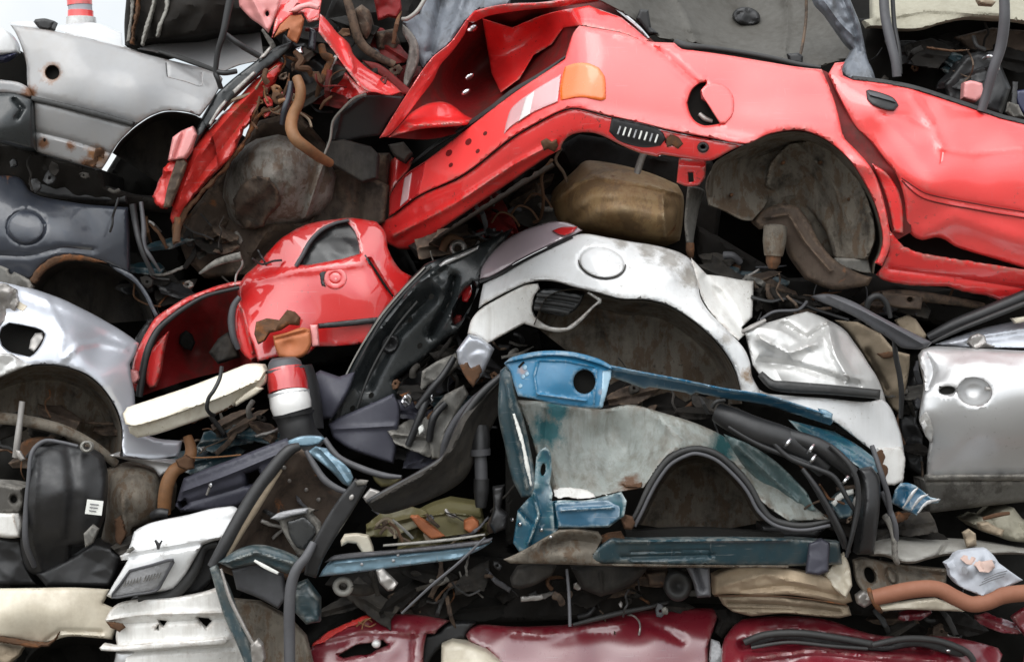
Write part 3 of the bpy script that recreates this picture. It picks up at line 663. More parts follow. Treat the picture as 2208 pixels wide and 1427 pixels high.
sh(E, 'rear_crossmember', BROWN, '900,545 972,490 1080,420 1160,368 1190,352 1200,372 1170,404 1090,455 1000,512 960,545', tps(pts('900,545,.66 1080,430,.36 1190,360,.2')), th=.06, rn=(8, .03), crum=(.02, 40), jag=3)
tube(E, 'brake_pipe', RUSTY, '1190,345,.12 1168,380,.2 1172,430,.26 1165,470,.34 1150,480,.36', 4, 6)
tube(E, 'brake_pipe', BROWN, '1210,320,.10 1198,345,.14 1215,372,.2 1222,392,.24', 3.5, 6)
for i, (x, y) in enumerate(((1130, 440), (1060, 480), (1100, 466))):
    tube(E, 'rusty_strand', RUSTY, [(x, y, .3), (x + 18, y - 22, .27), (x + 44, y - 14, .28), (x + 60, y + 8, .3)], 2.6, 5)
sh(E, 'red_scrap_edge', REDRUST, '985,515 1030,496 1085,470 1092,482 1050,510 1000,530', .5, rn=(4, .01), crum=(.02, 30))
sh(E, 'floor_pan', UNDER, '1500,480 1700,600 1890,590 1960,610 2080,625 2330,640 2330,760 2100,720 1900,680 1700,680 1560,640 1500,560', .45, th=1.0, rn=(12, .05), crum=(.05, 70))
tube(E, 'floor_rail', BROWN, '1880,640,.2 1930,636,.18 1990,640,.16 2060,650,.2 2120,660,.26', [10, 12, 12, 10, 8], 8)
sh(E, 'jacking_point', BROWN, '1900,628 1990,640 1986,668 1940,664 1904,656', .1, th=.03, rn=(5, .014), holes=[ell(1962, 646, 6, 5)])
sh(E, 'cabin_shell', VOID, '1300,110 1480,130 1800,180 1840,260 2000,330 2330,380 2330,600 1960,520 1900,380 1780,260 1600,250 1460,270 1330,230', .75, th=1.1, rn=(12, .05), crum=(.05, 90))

# ================================================================ what lies on top of it
F = thing('crushed_car', 'grey upturned car shell with streaked underside above the big red hatchback', 'car', 'crushed cars in the pile')
dF = tps(pts('1104,-40,.42 1300,-60,.40 1420,70,.30 1656,120,.30 1830,130,.25 1860,-60,.42 1600,30,.70 1500,0,.66 1740,40,.58'))
un = sh(F, 'floor_pan', FLOORD, '1280,-90 1289,0 1345,30 1407,72 1423,84 1504,96 1600,114 1656,124 1723,140 1774,143 1826,128 1846,110 1812,60 1765,10 1740,-90', dF, rn=(7, .02), th=.012, crum=(.02, 120), g=10, holes=[ell(1610, 36, 22, 15, 10)], dents=[(1600, 60, 90, .09), (1420, 20, 60, .05)], ridge=[('1450,-20 1480,40 1500,90', 8, -.03), ('1690,-40 1700,40 1690,120', 8, -.03), ('1380,40 1500,78 1700,112', 6, .02)])
sh(un, 'drain_plug', BLACK, ell(1610, 36, 30, 20, 10), .66, th=.03, rn=(8, .03), crum=(.02, 14))
tube(un, 'floor_cable', BROWN, '1738,-20,.42 1738,40,.4 1730,100,.3 1722,128,.26', 3.5, 6)
sh(un, 'clip', BLACK, '1698,116 1722,114 1732,122 1730,138 1704,136', .22, th=.03, rn=(5, .014))
pl = sh(F, 'pillar', BLUEGR, '1744,-60 1757,3 1780,30 1804,64 1824,92 1838,106 1830,122 1822,134 1814,152 1822,164 1838,172 1890,178 1882,152 1871,128 1862,85 1854,50 1842,20 1831,-8 1815,-60', tps(pts('1744,-40,.2 1831,-20,.12 1804,64,.14 1854,50,.10 1838,110,.13 1880,150,.06 1820,160,.05')), th=.05, rn=(8, .03), ridge=[('1775,0 1812,50 1842,80', 5, -.012), ('1800,-40 1835,40 1855,110', 5, .014)], wob=(.012, 60))
tube(un, 'trim_edge', CHROME, '1284,-20,.36 1330,20,.33 1372,55,.3 1398,84,.28', 4, 6)
tube(un, 'roof_seal', RUBBER, '1458,92,.10 1480,100,.05 1530,104,.05 1600,114,.06 1656,124,.06 1720,139,.07 1770,146,.06', [8, 9, 6, 6, 6, 6, 4], 8)
sh(un, 'black_tab', BLACK, '1380,20 1398,22 1404,60 1420,72 1400,76 1372,40', .3, th=.03, rn=(5, .015))
fs = sh(F, 'streaked_panel', BLUEGR, '868,48 905,30 930,-60 1110,-80 1100,10 1030,22 1003,47 972,91 929,128 912,152 896,120 890,80', tps(pts('868,48,.50 930,-60,.62 1100,0,.56 972,91,.5 915,140,.52 960,20,.66')), rn=(7, .02), ridge=[('960,-40 930,110', 8, .03), ('1010,-40 975,70', 10, -.02)], crum=(.02, 70))
tube(fs, 'edge_pipe', PIPE, '868,42,.44 880,40,.42 900,24,.42 920,-8,.44', 5, 8)
sh(fs, 'hinge_plate', GALV, '868,52 882,64 900,90 903,130 886,176 876,196 870,180 876,140 882,100 868,70', .46, th=.012, rn=(5, .02))

G2 = thing('crushed_car', 'beige undersealed crushed car with bare window seals hanging, at top beside grey pillar', 'car', 'crushed cars in the pile')
sh(G2, 'floor_pan', BEIGEU, '1862,44 1880,40 1878,-60 2260,-60 2260,60 2200,46 2140,42 2080,40 2030,50 1990,62 1940,64 1900,58 1870,58', tps(pts('1862,50,.3 1990,60,.22 2140,42,.25 2260,50,.25 2050,-40,.5 1900,-40,.5')), th=.05, rn=(8, .03), crum=(.035, 70), ridge=[('1890,40 2000,20 2160,30', 7, -.03)])
tube(G2, 'window_seal', GRPL, '1905,-30,.12 1908,30,.1 1918,80,.08 1930,130,.06 1934,166,.06', [11, 11, 11, 10, 10], 10)
tube(G2, 'window_seal', BLACK, '1924,-20,.16 1928,50,.14 1938,110,.10 1941,160,.08', 5, 8)
tube(G2, 'window_seal', GRPL, '2164,-30,.0 2166,40,.0 2158,100,.02 2142,150,.03 2128,200,.05 2116,240,.06', [11, 12, 12, 11, 10, 10], 10)
sh(G2, 'cabin', VOID, '1850,40 2260,30 2260,300 2208,270 2060,225 1960,200 1870,180', .5, th=1.2, rn=(10, .05), crum=(.08, 90))
sh(G2, 'seat_back', BLACK, '2030,180 2080,120 2110,110 2150,120 2180,190 2160,250 2100,240 2040,218', .3, th=.15, rn=(14, .06), crum=(.02, 60))
sh(G2, 'rear_lamp', PINK, '2078,178 2094,174 2118,180 2122,206 2104,220 2076,212', .2, th=.05, rn=(5, .015), wob=None)
tube(G2, 'chrome_loop', CHROME, '2120,128,.2 2134,122,.18 2150,132,.18 2152,150,.2', 4, 6)
sh(G2, 'blue_bracket', NAVY, '2190,196 2230,190 2230,250 2204,244 2192,222', .22, th=.04, rn=(5, .014))
sh(G2, 'glove_tray', GALV, '2176,220 2196,226 2208,252 2184,254 2172,240', .15, th=.03, rn=(5, .015))
sh(G2, 'roof_rib', BROWN, '2060,80 2140,60 2260,70 2260,120 2150,112 2100,124', .42, th=.05, rn=(10, .03), crum=(.03, 50))
sh(G2, 'rusty_flake', TAN, '2105,0 2125,-6 2148,4 2140,14 2112,12', .16, th=.02, rn=(5, .02), crum=(.02, 16))

# ================================================================ the smashed red car left of it
Dc = thing('crushed_car', 'bright red smashed car end with rusty brown underfloor and torn red strips', 'car', 'crushed cars in the pile')
dN = dline(pts('350,480,.34 454,330,.30 552,190,.34 640,90,.40 700,20,.44'))
sh(Dc, 'front_panel', REDRUST, '366,470 374,440 387,397 402,356 417,320 440,292 466,262 500,228 552,172 600,132 612,136 588,180 552,232 540,258 525,279 512,310 498,336 470,365 454,380 425,412 404,437 385,468 372,482', dN, th=.03, rn=(7, .025), jag=2.2, crum=(.02, 50), ridge=[('380,450 420,345 480,268 575,168', 8, -.03), ('400,420 470,330 550,225', 8, .022)])
gr = sh(Dc, 'grille_strip', BLACKS, '410,318 420,290 434,256 450,228 464,206 500,172 552,132 590,104 634,86 626,104 600,128 560,160 510,205 470,246 440,284 418,320', off(dN, -.02), th=.03, rn=(5, .014), crum=(.012, 30))
for q in ('448,268 470,232 486,214 490,220 470,246 454,272', '500,196 530,168 548,152 552,158 530,180 506,204', '556,128 574,108 584,98 586,106 570,124'):
    sh(gr, 'silver_glint', BARE, q, off(dN, -.034), th=.008, rn=(3, .006), wob=None, g=5)  # bluish-silver glints on the black strip, put in as pale steel pieces
sh(Dc, 'indicator_lamp', PINK, '372,296 392,282 416,272 424,290 410,326 398,342 384,344 362,346', .24, th=.05, rn=(6, .02), ridge=[('376,340 396,282', 4, .02)])
sh(Dc, 'bumper_end', REDRUST, '360,352 384,346 400,344 396,372 378,410 366,440 350,450 334,440 330,424 344,388', .28, th=.06, rn=(8, .03), crum=(.03, 36), jag=3)
sh(Dc, 'bumper_bracket', BROWN, '380,346 396,344 402,352 384,402 366,446 352,448 362,400', .255, th=.03, rn=(4, .012), crum=(.012, 24))
sh(Dc, 'rust_flange', RUSTY, '372,482 386,462 430,415 500,338 545,262 556,240 560,252 520,322 470,382 420,438 392,480 384,520 374,526', off(dN, .02), th=.012, rn=(4, .015), jag=3)
sh(Dc, 'bonnet_scrap', PINK, '512,-20 606,-40 604,0 592,40 579,72 560,54 540,40 516,14', tps(pts('512,0,.34 606,0,.30 579,72,.32')), rn=(5, .015), holes=[ell(576, 30, 4, 6)], wob=(.01, 60), ridge=[('540,-10 575,60', 8, -.02)])
sh(Dc, 'bonnet_scrap', RED2, '600,10 616,-30 700,-30 690,24 688,44 664,50 652,30 630,34 606,52 586,82 592,46', tps(pts('600,20,.34 660,-10,.36 688,40,.32')), rn=(5, .015), crum=(.03, 50))
sh(Dc, 'primer_flap', ORRUST, '590,82 604,54 626,34 650,32 656,42 652,62 645,84 640,94 628,88 618,80 622,64 606,72', .29, th=.006, rn=(4, .015), crum=(.015, 30), g=5)
sh(Dc, 'bonnet_edge', PINK, '622,26 640,12 668,4 690,12 686,22 660,18 640,26', .28, th=.01, rn=(4, .012))
sh(Dc, 'torn_strip', RED2, '690,30 698,36 712,52 730,74 750,91 757,104 761,116 775,132 792,147 812,160 828,168 850,184 866,199 838,206 812,200 791,197 776,186 764,172 740,140 716,106 687,70', tps(pts('690,30,.26 750,100,.30 760,120,.26 830,175,.34 862,200,.32')), rn=(5, .016), ridge=[('740,84 752,118 760,150', 7, -.03), ('690,50 760,150 840,200', 5, .01)], g=6)
sh(Dc, 'torn_strip', REDIN, '780,130 820,140 870,180 900,206 866,204 830,170 800,150', .42, rn=(4, .012))
sh(Dc, 'inner_wing', RED2, '650,192 700,170 740,150 770,180 800,200 760,214 720,218 680,212', .48, rn=(5, .02), crum=(.03, 40))
sh(Dc, 'engine_bay', UNDER, '560,170 640,90 700,40 740,-60 900,-60 890,60 900,190 860,220 740,330 600,330 540,260', .72, th=.8, rn=(10, .05), crum=(.09, 60))
ep = sh(Dc, 'engine_part', BROWN, '765,20 780,10 796,22 802,44 800,70 792,88 776,80 766,50', .42, th=.12, rn=(10, .05), crum=(.02, 30))
sh(Dc, 'engine_part', BROWN, '806,70 850,62 862,90 854,110 812,112', .5, th=.12, rn=(8, .04), crum=(.03, 30))
tube(Dc, 'rubber_hose', BROWN, '744,-20,.42 760,40,.42 776,90,.44 810,120,.46 850,140,.48', [10, 11, 12, 10, 9], 8)
sh(Dc, 'red_bracket', REDIN, '800,-30 860,-40 866,20 856,40 838,36 815,44', .44, th=.02, rn=(5, .02), crum=(.02, 40))
sh(Dc, 'lamp_bowl', BLACK, '610,72 640,96 690,80 700,110 720,140 700,176 660,190 630,160 606,140', .45, th=.08, rn=(10, .04), crum=(.05, 40))
sh(Dc, 'blue_clip', SLATE, '668,60 682,66 680,110 664,104', .36, th=.02, rn=(4, .012))
sh(Dc, 'silver_clip', CHROME, '634,106 650,100 656,116 640,120', .34, th=.02, rn=(4, .012))
tube(Dc, 'wire_loom', RUSTY, '636,112,.34 650,130,.32 642,146,.30 664,150,.32 672,164,.34', [6, 8, 7, 8, 5], 7)
tube(Dc, 'coolant_pipe', ORPIPE, '640,168,.24 648,192,.22 645,220,.22 632,248,.22 628,276,.20 638,300,.18 660,318,.20 690,340,.28 712,352,.34', [11, 12, 12, 13, 14, 14, 13, 12, 10], 12)
tube(Dc, 'blue_hose', SLATE, '628,176,.26 624,205,.26 614,236,.26 608,268,.28', [7, 8, 8, 6], 8)
for i, q in enumerate(('548,262,.34 570,240,.3 596,236,.3 616,220,.32', '690,236,.32 700,220,.3 716,208,.3')):
    tube(Dc, 'rusty_strand', RUSTY, q, [2.6, 4, 3, 2][:len(q.split())], 6)
dP = tps(pts('520,290,.50 600,280,.44 700,330,.46 720,420,.5 640,480,.52 510,480,.58 480,420,.56 590,380,.34'))
pn = sh(Dc, 'spare_wheel_pan', PANM, '475,425 484,390 496,355 520,320 552,300 600,290 660,305 705,335 724,380 716,430 690,465 640,485 590,488 545,494 512,498 490,470', dP, th=.1, rn=(30, .08), crum=(.014, 60), ridge=[(ell(560, 395, 58, 60), 7, .010), ('700,345 655,480', 6, -.03)], g=8)
sh(Dc, 'underfloor', BROWN, '385,520 400,470 440,420 500,340 560,260 640,240 720,330 840,330 832,480 700,560 560,590 440,600 400,560', .62, th=.7, rn=(10, .05), crum=(.07, 55))
sh(Dc, 'heat_shield', BROWN, '690,356 730,345 800,380 838,400 830,478 760,520 690,505 664,480 700,430', .60, th=.1, rn=(8, .03), ridge=[('712,360 700,430 668,480', 5, -.02), ('780,390 770,500', 8, .02)])
bp = sh(Dc, 'plastic_panel', BLACK, '721,262 738,232 764,210 792,206 874,208 862,232 838,262 820,292 770,300 718,318 708,310', tps(pts('721,262,.40 792,206,.36 874,208,.42 820,292,.44 710,310,.44')), rn=(5, .014), ridge=[('722,300 735,245 780,212', 4, -.016)])
tube(bp, 'panel_bead', PIPE, '700,332,.40 712,300,.39 718,262,.38 738,236,.36 764,212,.34 790,204,.34', 3, 6)
sh(Dc, 'battery_tray', LINERD, '704,306 740,300 800,316 816,332 812,384 780,392 720,356 700,340', .42, th=.1, rn=(4, .012), corner=15)
sh(Dc, 'engine_mount', LINERD, '836,312 870,306 890,330 872,350 850,336', .5, th=.1, rn=(6, .03))
tube(Dc, 'hanging_stub', RUSTY, '384,470,.30 382,500,.29 380,520,.29', [9, 8, 10], 8)
tube(Dc, 'lower_strut', GALV, '430,590,.40 470,565,.38 520,552,.38', [3, 8, 10], 8)

DK = [GRPL, UNDER, BROWN, RUSTY, BLACK, GALV, RUBBER, BROWN, RUSTY, BARE, LINERD]
junk(E, '1530,500 1690,600 1900,640 2080,640 1960,676 1640,650 1560,600', 20, .2, .42, DK)
junk(E, '905,545 1176,392 1200,480 1130,490 1000,540', 18, .30, .48, DK)
junk(Dc, '530,190 640,120 720,60 860,70 850,190 700,210 640,260', 22, .36, .6, DK)
junk(Dc, '536,200 610,160 640,190 640,262 560,268', 26, .26, .36, [RUSTY, RUSTY, BROWN, TAN, ORPIPE, REDRUST], .8)
junk(Dc, '400,500 520,500 640,560 520,600 430,580', 10, .40, .6, DK)
junk(G2, '1870,80 2200,110 2200,250 2060,215 1960,190 1880,160', 18, .2, .46, DK)

sh(pn, 'dried_mud', BROWN, '502,430 520,400 548,380 580,384 600,412 606,440 580,462 566,488 530,494 508,470', off(dP, -.035), th=.03, rn=(5, .02), crum=(.035, 22), jag=2, g=5)
junk(Dc, '600,10 690,30 760,130 860,190 800,214 700,206 640,180 600,110', 12, .28, .42, [RED2, REDIN, REDRUST, BLACK, BROWN, RUSTY], 1.1)
layers(Dc, '560,140 720,60 860,60 860,200 700,220', 10, .42, .62, [LINERD, BROWN, REDIN, DKTEAL, UNDER])
layers(Dc, '400,490 480,490 510,530 470,570 430,570', 6, .5, .6, [LINERD, BROWN, UNDER], (30, 55))
layers(E, '1530,500 1690,600 1900,640 2080,640 1960,676 1640,650 1560,600', 10, .22, .44, [LINERD, BROWN, UNDER, DKTEAL])
layers(E, '905,545 1176,392 1200,480 1130,490 1000,540', 8, .40, .5, [LINERD, BROWN, REDIN, UNDER])
layers(G2, '1880,90 2200,110 2200,250 2060,215 1960,190', 9, .3, .48, [LINERD, UNDER, BLACK, DKTEAL], (50, 110))

# ================================================================ upper left: old white saloon, banded post, dark cab
A = thing('crushed_car', 'old greyish white saloon with rusty round hole in its wing, at the upper left', 'car', 'crushed cars in the pile')
dA = tps(pts('20,52,.34 114,64,.32 256,98,.32 464,155,.36 60,150,.27 150,150,.22 300,190,.22 440,220,.26 70,215,.22 280,270,.22 77,320,.27 215,360,.28 350,240,.24'))
wg = sh(A, 'wing', GREYW, '22,54 70,60 114,67 180,82 256,100 303,114 370,131 420,143 470,157 480,170 474,188 455,220 430,252 410,244 387,240 353,240 338,245 323,251 305,262 289,274 276,286 262,300 252,312 242,328 232,346 219,366 200,361 182,357 130,342 77,327 74,270 72,220 66,204 60,188 58,165 57,141 48,106 34,72',
        dA, rn=(6, .014), g=9, holes=[ell(113, 157, 15, 15)], ridge=[('66,206 180,240 288,268', 10, .012), ('80,285 160,305 236,330', 5, .012), ('360,136 362,166 434,184 436,158', 3, .004)])
sh(wg, 'hole_cup', VOID, ell(113, 157, 19, 19), off(dA, .05), th=.05, rn=None)
sh(wg, 'rust_hole', VOID, ell(96, 302, 3, 4), off(dA, -.001), th=.003, rn=None, wob=None, g=3)
sh(wg, 'rust_hole', VOID, ell(97, 320, 3, 4), off(dA, -.001), th=.003, rn=None, wob=None, g=3)
sh(wg, 'rust_hole', VOID, ell(157, 318, 4, 3), off(dA, -.001), th=.003, rn=None, wob=None, g=3)
sh(wg, 'torn_rust', RUSTY, '206,320 218,318 226,328 224,342 212,338 214,354 200,362 180,356 184,346 200,344', off(dA, -.01), th=.012, rn=(3, .012), crum=(.02, 14), g=4)
bar(wg, 'trim_strip', RUBBER, [(66, 212, .205), (120, 224, .195), (200, 244, .19), (288, 268, .20)], [12, 12, 13, 11], .02, (4, .010))
tube(wg, 'wing_seam', RUBBER, '358,136,.262 359,150,.250 361,166,.243', 1.2, 5)
tube(wg, 'wing_seam', GREYW, '361,166,.243 400,176,.243 434,185,.245 436,160,.27', 1.2, 5)
sh(A, 'bonnet', WHITE, '18,50 60,46 114,58 150,52 205,50 262,72 264,98 303,113 256,100 180,80 114,64 60,58', tps(pts('18,50,.36 114,58,.5 205,50,.9 262,75,.8 256,100,.40 303,113,.40 180,80,.42')), rn=(4, .01))
sh(A, 'roof_panel', GREYW, '296,106 336,92 400,80 464,72 560,66 570,130 520,140 470,156 420,142 360,120', tps(pts('300,106,.38 464,72,.6 560,66,.6 470,154,.38 360,125,.38')), rn=(4, .01))
tube(A, 'gutter_seal', RUBBER, '343,111,.33 380,122,.31 420,136,.30 461,151,.30', [4, 6, 6, 5], 7)
well(A, 'wheel_housing', LINERD, '242,330 258,306 276,288 292,274 324,253 354,242 388,242 430,254 460,300 470,360', (350, 400), off(dA, .01), .42, .9)
bm = sh(A, 'bumper', BLACKS, '-30,200 0,198 40,202 66,212 72,222 75,270 78,326 60,324 30,316 -30,300', tps(pts('-30,200,.2 66,212,.18 78,326,.22 0,260,.12')), th=.1, rn=(10, .04), ridge=[('30,215 48,235 36,255', 5, .02)])
sh(bm, 'bumper_corner', GREYW, '-20,168 0,172 40,178 60,190 68,206 64,212 30,204 -20,200', .2, th=.05, rn=(7, .02))
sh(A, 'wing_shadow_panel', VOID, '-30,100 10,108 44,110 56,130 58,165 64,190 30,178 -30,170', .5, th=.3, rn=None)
sh(A, 'sill', UNDER, '-30,300 30,312 78,326 140,344 219,366 230,400 300,420 380,420 380,460 290,450 150,440 60,420 -30,390', tps(pts('-30,300,.32 219,366,.32 380,440,.45 60,420,.45')), th=.5, rn=(10, .05), crum=(.04, 50))
cp = sh(A, 'filler_cap', BLACK, '72,48 76,42 96,40 112,44 118,46 112,62 104,66 84,62', .33, th=.06, rn=(5, .02), wob=None)
sh(A, 'floor_shell', VOID, '-30,280 230,370 280,290 400,250 480,260 480,420 300,430 60,430 -30,400', .8, th=.9, rn=(10, .05), crum=(.05, 60))

o = thing('crushed_car', 'white and blue car corner cut by the frame beside the old greyish saloon', 'car', 'crushed cars in the pile')
sh(o, 'wing', WHITE, '-60,20 -10,58 10,64 24,76 36,96 38,112 24,116 -60,118', tps(pts('-60,20,.3 24,76,.3 36,110,.3 -10,100,.22')), th=.05, rn=(9, .03))
sh(o, 'lower_skirt', NAVY, '-60,118 24,116 36,114 22,124 6,132 -60,136', .27, th=.05, rn=(6, .02))

B = thing('warning_post', 'red and white banded post standing against the sky behind the old greyish saloon', 'post')
tube(B, 'shaft', PAPER, '171,-60,1.6 172,0,1.6 174,30,1.6', 31, 20, 4)
tube(B, 'red_band', RED, '171,-6,1.6 172,12,1.6', 32.5, 20, 2)
tube(B, 'red_band', RED, '174,24,1.6 174,40,1.6 175,49,1.6', [33, 33.5, 31], 20, 3)
tube(B, 'foot', WHITE, '175,48,1.6 175,62,1.6 176,330,1.6', [34, 40, 44], 16, 3)

C = thing('crushed_cab', 'dark rusted crushed truck end with pale torn streaks, at the top beside the sky', 'truck')
dC = tps(pts('272,-40,.42 270,98,.40 336,91,.34 464,71,.34 560,60,.5 420,20,.30 330,20,.34'))
sh(C, 'rear_panel', UNDER, '276,-60 272,0 268,50 269,98 285,100 303,98 336,91 400,80 464,71 510,66 580,64 600,-60', dC, th=.5, rn=(10, .05), crum=(.06, 60), g=9)
for k, q in enumerate(('332,-40,.30 330,10,.29 318,50,.29 305,98,.30', '362,-40,.29 358,20,.27 345,55,.27 338,80,.28', '288,-40,.33 284,30,.32 276,92,.34')):
    bar(C, 'torn_trim', PIPE if k < 2 else GALV, q, [14, 8, 10, 5][:len(q.split())], .03, (3, .01), jag=1.5)
sh(C, 'torn_trim', RUSTY, strip('300,-30 296,20 288,60 284,96', [6, 9, 6, 8]), .32, th=.03, rn=(3, .01), jag=3)
tube(C, 'door_frame', BLACK, '503,-30,.16 492,20,.16 482,70,.16 470,110,.17 464,158,.18', [9, 9, 8, 7, 6], 8)
tube(C, 'door_frame', BLACK, '464,154,.18 484,158,.18 510,154,.2', 6, 8)
tube(C, 'door_frame', BLACK, '484,74,.2 510,92,.2 532,106,.22 560,122,.24', 7, 8)
tube(C, 'door_frame', BLACK, '464,158,.18 470,172,.18 476,190,.2', 6, 8)

# ================================================================ slate blue car
G = thing('crushed_car', 'slate blue crushed car with round fuel flap and rusty wheel arch lip', 'car', 'crushed cars in the pile')
dG = tps(pts('-40,390,.32 30,385,.36 120,430,.34 275,445,.38 280,580,.38 150,500,.26 60,490,.24 20,580,.28 240,560,.34'))
qg = sh(G, 'quarter_panel', SLATE, '-40,380 30,380 48,388 64,412 90,424 120,430 180,440 240,445 276,447 280,520 280,592 262,582 235,570 205,560 175,554 148,552 124,554 104,562 84,578 74,592 64,604 30,596 -40,580', dG, rn=(7, .014), ridge=[(ell(56, 490, 42, 37), 2.5, .007), ('-40,548 60,552 130,535 200,540', 6, .010)], g=8, dents=[(190, 480, 40, .015)])
sh(qg, 'fuel_flap', SLATE, ell(56, 490, 38, 34), off(dG, -.012), th=.008, rn=(4, .006))
sh(qg, 'rust_lip', RUSTY, '62,606 72,590 84,576 104,560 124,552 150,548 176,552 206,558 230,568 200,564 170,561 140,563 120,568 100,580 86,596 76,612', off(dG, -.012), th=.02, rn=(4, .012), jag=1.5, g=5)
well(G, 'wheel_housing', LINERD, '66,640 74,612 90,588 122,566 160,560 200,564 240,576 276,596 300,622 318,650 332,690', (190, 700), off(dG, .01), .36, .86)
sh(G, 'arch_lip', SLATE, '232,568 262,580 286,592 300,606 312,622 324,642 334,664 342,680 334,684 322,660 308,634 292,612 270,596 244,580', .36, rn=(3, .008))
sh(G, 'rear_valance', GALV, '-40,566 0,572 40,590 66,604 72,618 60,634 30,620 -40,606', .26, th=.03, rn=(6, .02), holes=[ell(24, 584, 5, 7)])
tube(G, 'door_seal', BLACK, '286,440,.34 292,480,.34 300,520,.32 312,555,.32 330,590,.34', [8, 8, 7, 6, 5], 8)
tube(G, 'door_seal', GRPL, '304,436,.36 310,490,.34 310,530,.33 326,556,.33 345,585,.36', [5, 6, 7, 5, 3], 8)
sh(G, 'roof_lining', VOID, '-40,376 40,376 100,410 280,430 380,440 400,600 350,680 300,640 200,560 -40,560', .7, th=1.0, rn=(10, .05), crum=(.05, 70))
sh(G, 'rear_shelf', BLACK, '30,384 60,400 84,420 140,430 276,440 276,418 200,400 120,392 60,380', .4, th=.3, rn=(8, .03))

# ================================================================ silver wing
H = thing('crushed_car', 'shiny bluish silver car front with dark empty lamp hole above its wheel arch', 'car', 'crushed cars in the pile')
dH = tps(pts('-40,600,.26 67,621,.26 202,678,.30 299,739,.36 60,680,.16 150,720,.12 260,780,.22 30,790,.10 135,789,.08 222,837,.12 264,940,.16 289,860,.24 390,960,.26'))
wh = sh(H, 'wing', SILVB, '-40,600 0,604 34,611 67,621 100,632 135,645 168,661 202,678 230,694 256,709 280,725 299,740 292,762 280,784 283,815 289,843 292,880 300,930 340,945 393,950 386,984 330,990 266,984 262,960 264,940 262,917 257,897 249,877 237,857 222,837 205,820 185,806 160,796 135,789 110,786 84,786 60,788 34,793 0,804 -40,820',
        dH, rn=(6, .014), g=8, holes=['4,708 12,702 20,697 50,702 81,709 92,714 97,722 92,736 84,750 74,762 64,769 42,764 20,758 4,745 -2,725'],
        dents=[(205, 750, 34, .035), (240, 725, 30, .02), (180, 775, 26, -.014), (110, 650, 20, .008)], ridge=[('100,645 135,720 128,790', 8, -.008), ('140,772 170,745 215,738 270,752', 7, -.012), ('60,630 160,670 290,745', 10, -.010)])
sh(wh, 'lamp_hole_cup', VOID, '-10,695 20,690 90,702 104,722 90,758 66,776 10,768 -10,750', off(dH, .10), th=.1, rn=None)
sh(wh, 'lamp_bracket', BARE, '62,752 66,732 76,718 92,716 94,728 84,746 74,760', off(dH, .02), th=.03, rn=(4, .014), crum=(.012, 18))
sh(wh, 'paint_flake', CREAM, '20,642 34,640 46,652 60,660 50,672 36,664', off(dH, -.004), th=.006, rn=(3, .005))
sh(H, 'front_valance', SILVC, '-40,770 0,762 22,762 44,775 66,786 30,800 -40,830', .05, th=.02, rn=(5, .016), crum=(.03, 34))
sh(H, 'crumpled_corner', BARE, '-40,610 10,612 34,625 40,650 22,690 4,700 -40,705', .14, th=.02, rn=(5, .016), crum=(.05, 30), jag=2)
well(H, 'wheel_housing', LINER, '-60,850 -30,822 0,806 36,795 84,788 135,791 184,808 221,839 247,879 260,918 262,960 258,985', (90, 985), off(dH, .01), .34, .84)
tube(H, 'strut', BARE, '48,865,.14 44,900,.14 38,950,.14 34,985,.15', [7, 7, 8, 8], 8)
tube(H, 'subframe', LINER, '-40,900,.22 40,905,.2 130,925,.2 200,960,.22 250,1000,.26', [14, 14, 13, 12, 10], 8)
sh(H, 'brake_disc', RUSTY, ell(92, 972, 52, 30, 6), .22, th=.03, rn=(7, .02))
tube(H, 'brake_hose', BLACK, '58,985,.1 80,962,.06 108,950,.05 130,955,.08', 4, 7)
sh(H, 'wing_tail', SILV, '232,981 270,972 330,985 386,990 372,1010 344,1028 330,1010 290,996', .2, rn=(4, .014), ridge=[('240,982 380,1000', 5, -.02)])
sh(H, 'engine_bay', VOID, '-40,820 120,790 260,850 290,980 380,1000 340,1100 -40,1080', .62, th=1.0, rn=(10, .05), crum=(.06, 60))

# ================================================================ small red hatch, cream bumper and lamp
I = thing('crushed_car', 'small red crushed hatchback with empty tailgate opening and black side strip', 'car', 'crushed cars in the pile')
dI = tps(pts('512,640,.50 530,600,.50 545,600,.50 640,540,.455 700,478,.49 770,470,.49 660,577,.42 775,557,.40 830,500,.48 880,595,.46 560,660,.44 560,760,.375 620,680,.40 690,640,.395 690,745,.40 800,640,.37 800,740,.375'))
qi = sh(I, 'quarter_panel', REDG, '512,618 528,594 552,572 602,518 628,500 653,487 680,479 713,474 760,470 812,478 830,500 838,540 862,580 888,596 870,630 845,655 820,690 806,720 790,740 740,746 680,748 664,764 600,770 556,780 545,742 524,700 514,650', dI, rn=(6, .016), g=8,
        holes=['643,570 652,555 660,541 677,517 697,499 722,486 748,479 764,500 772,524 775,547 740,557 702,564 663,571'],
        ridge=[('545,605 640,585 700,578 780,568', 9, -.008), ('798,560 846,640', 4, .02)], wob=(.004, 120), jag=.5, corner=34)
sh(qi, 'side_window', GLASS, '640,574 652,553 672,514 697,492 748,474 770,492 782,550 740,562 700,570 660,577', off(dI, .02), th=.008, rn=None, wob=(.01, 60))
tube(qi, 'window_seal', GRPL, [(x, y, float(dI(x, y)) - .006) for x, y in ((638, 574), (652, 551), (668, 522), (692, 497), (722, 482), (752, 475))], [5, 5, 5, 5, 4, 4], 8)
bar(qi, 'window_pillar', BLACK, [(752, 476, .56), (770, 520, .48), (784, 552, .41), (798, 572, .40)], [16, 12, 14, 10], .03, (4, .012))
sh(qi, 'rear_window', GLASS, '776,490 810,500 828,520 830,548 806,556 790,548 780,520', off(dI, .015), th=.02, rn=(4, .01))
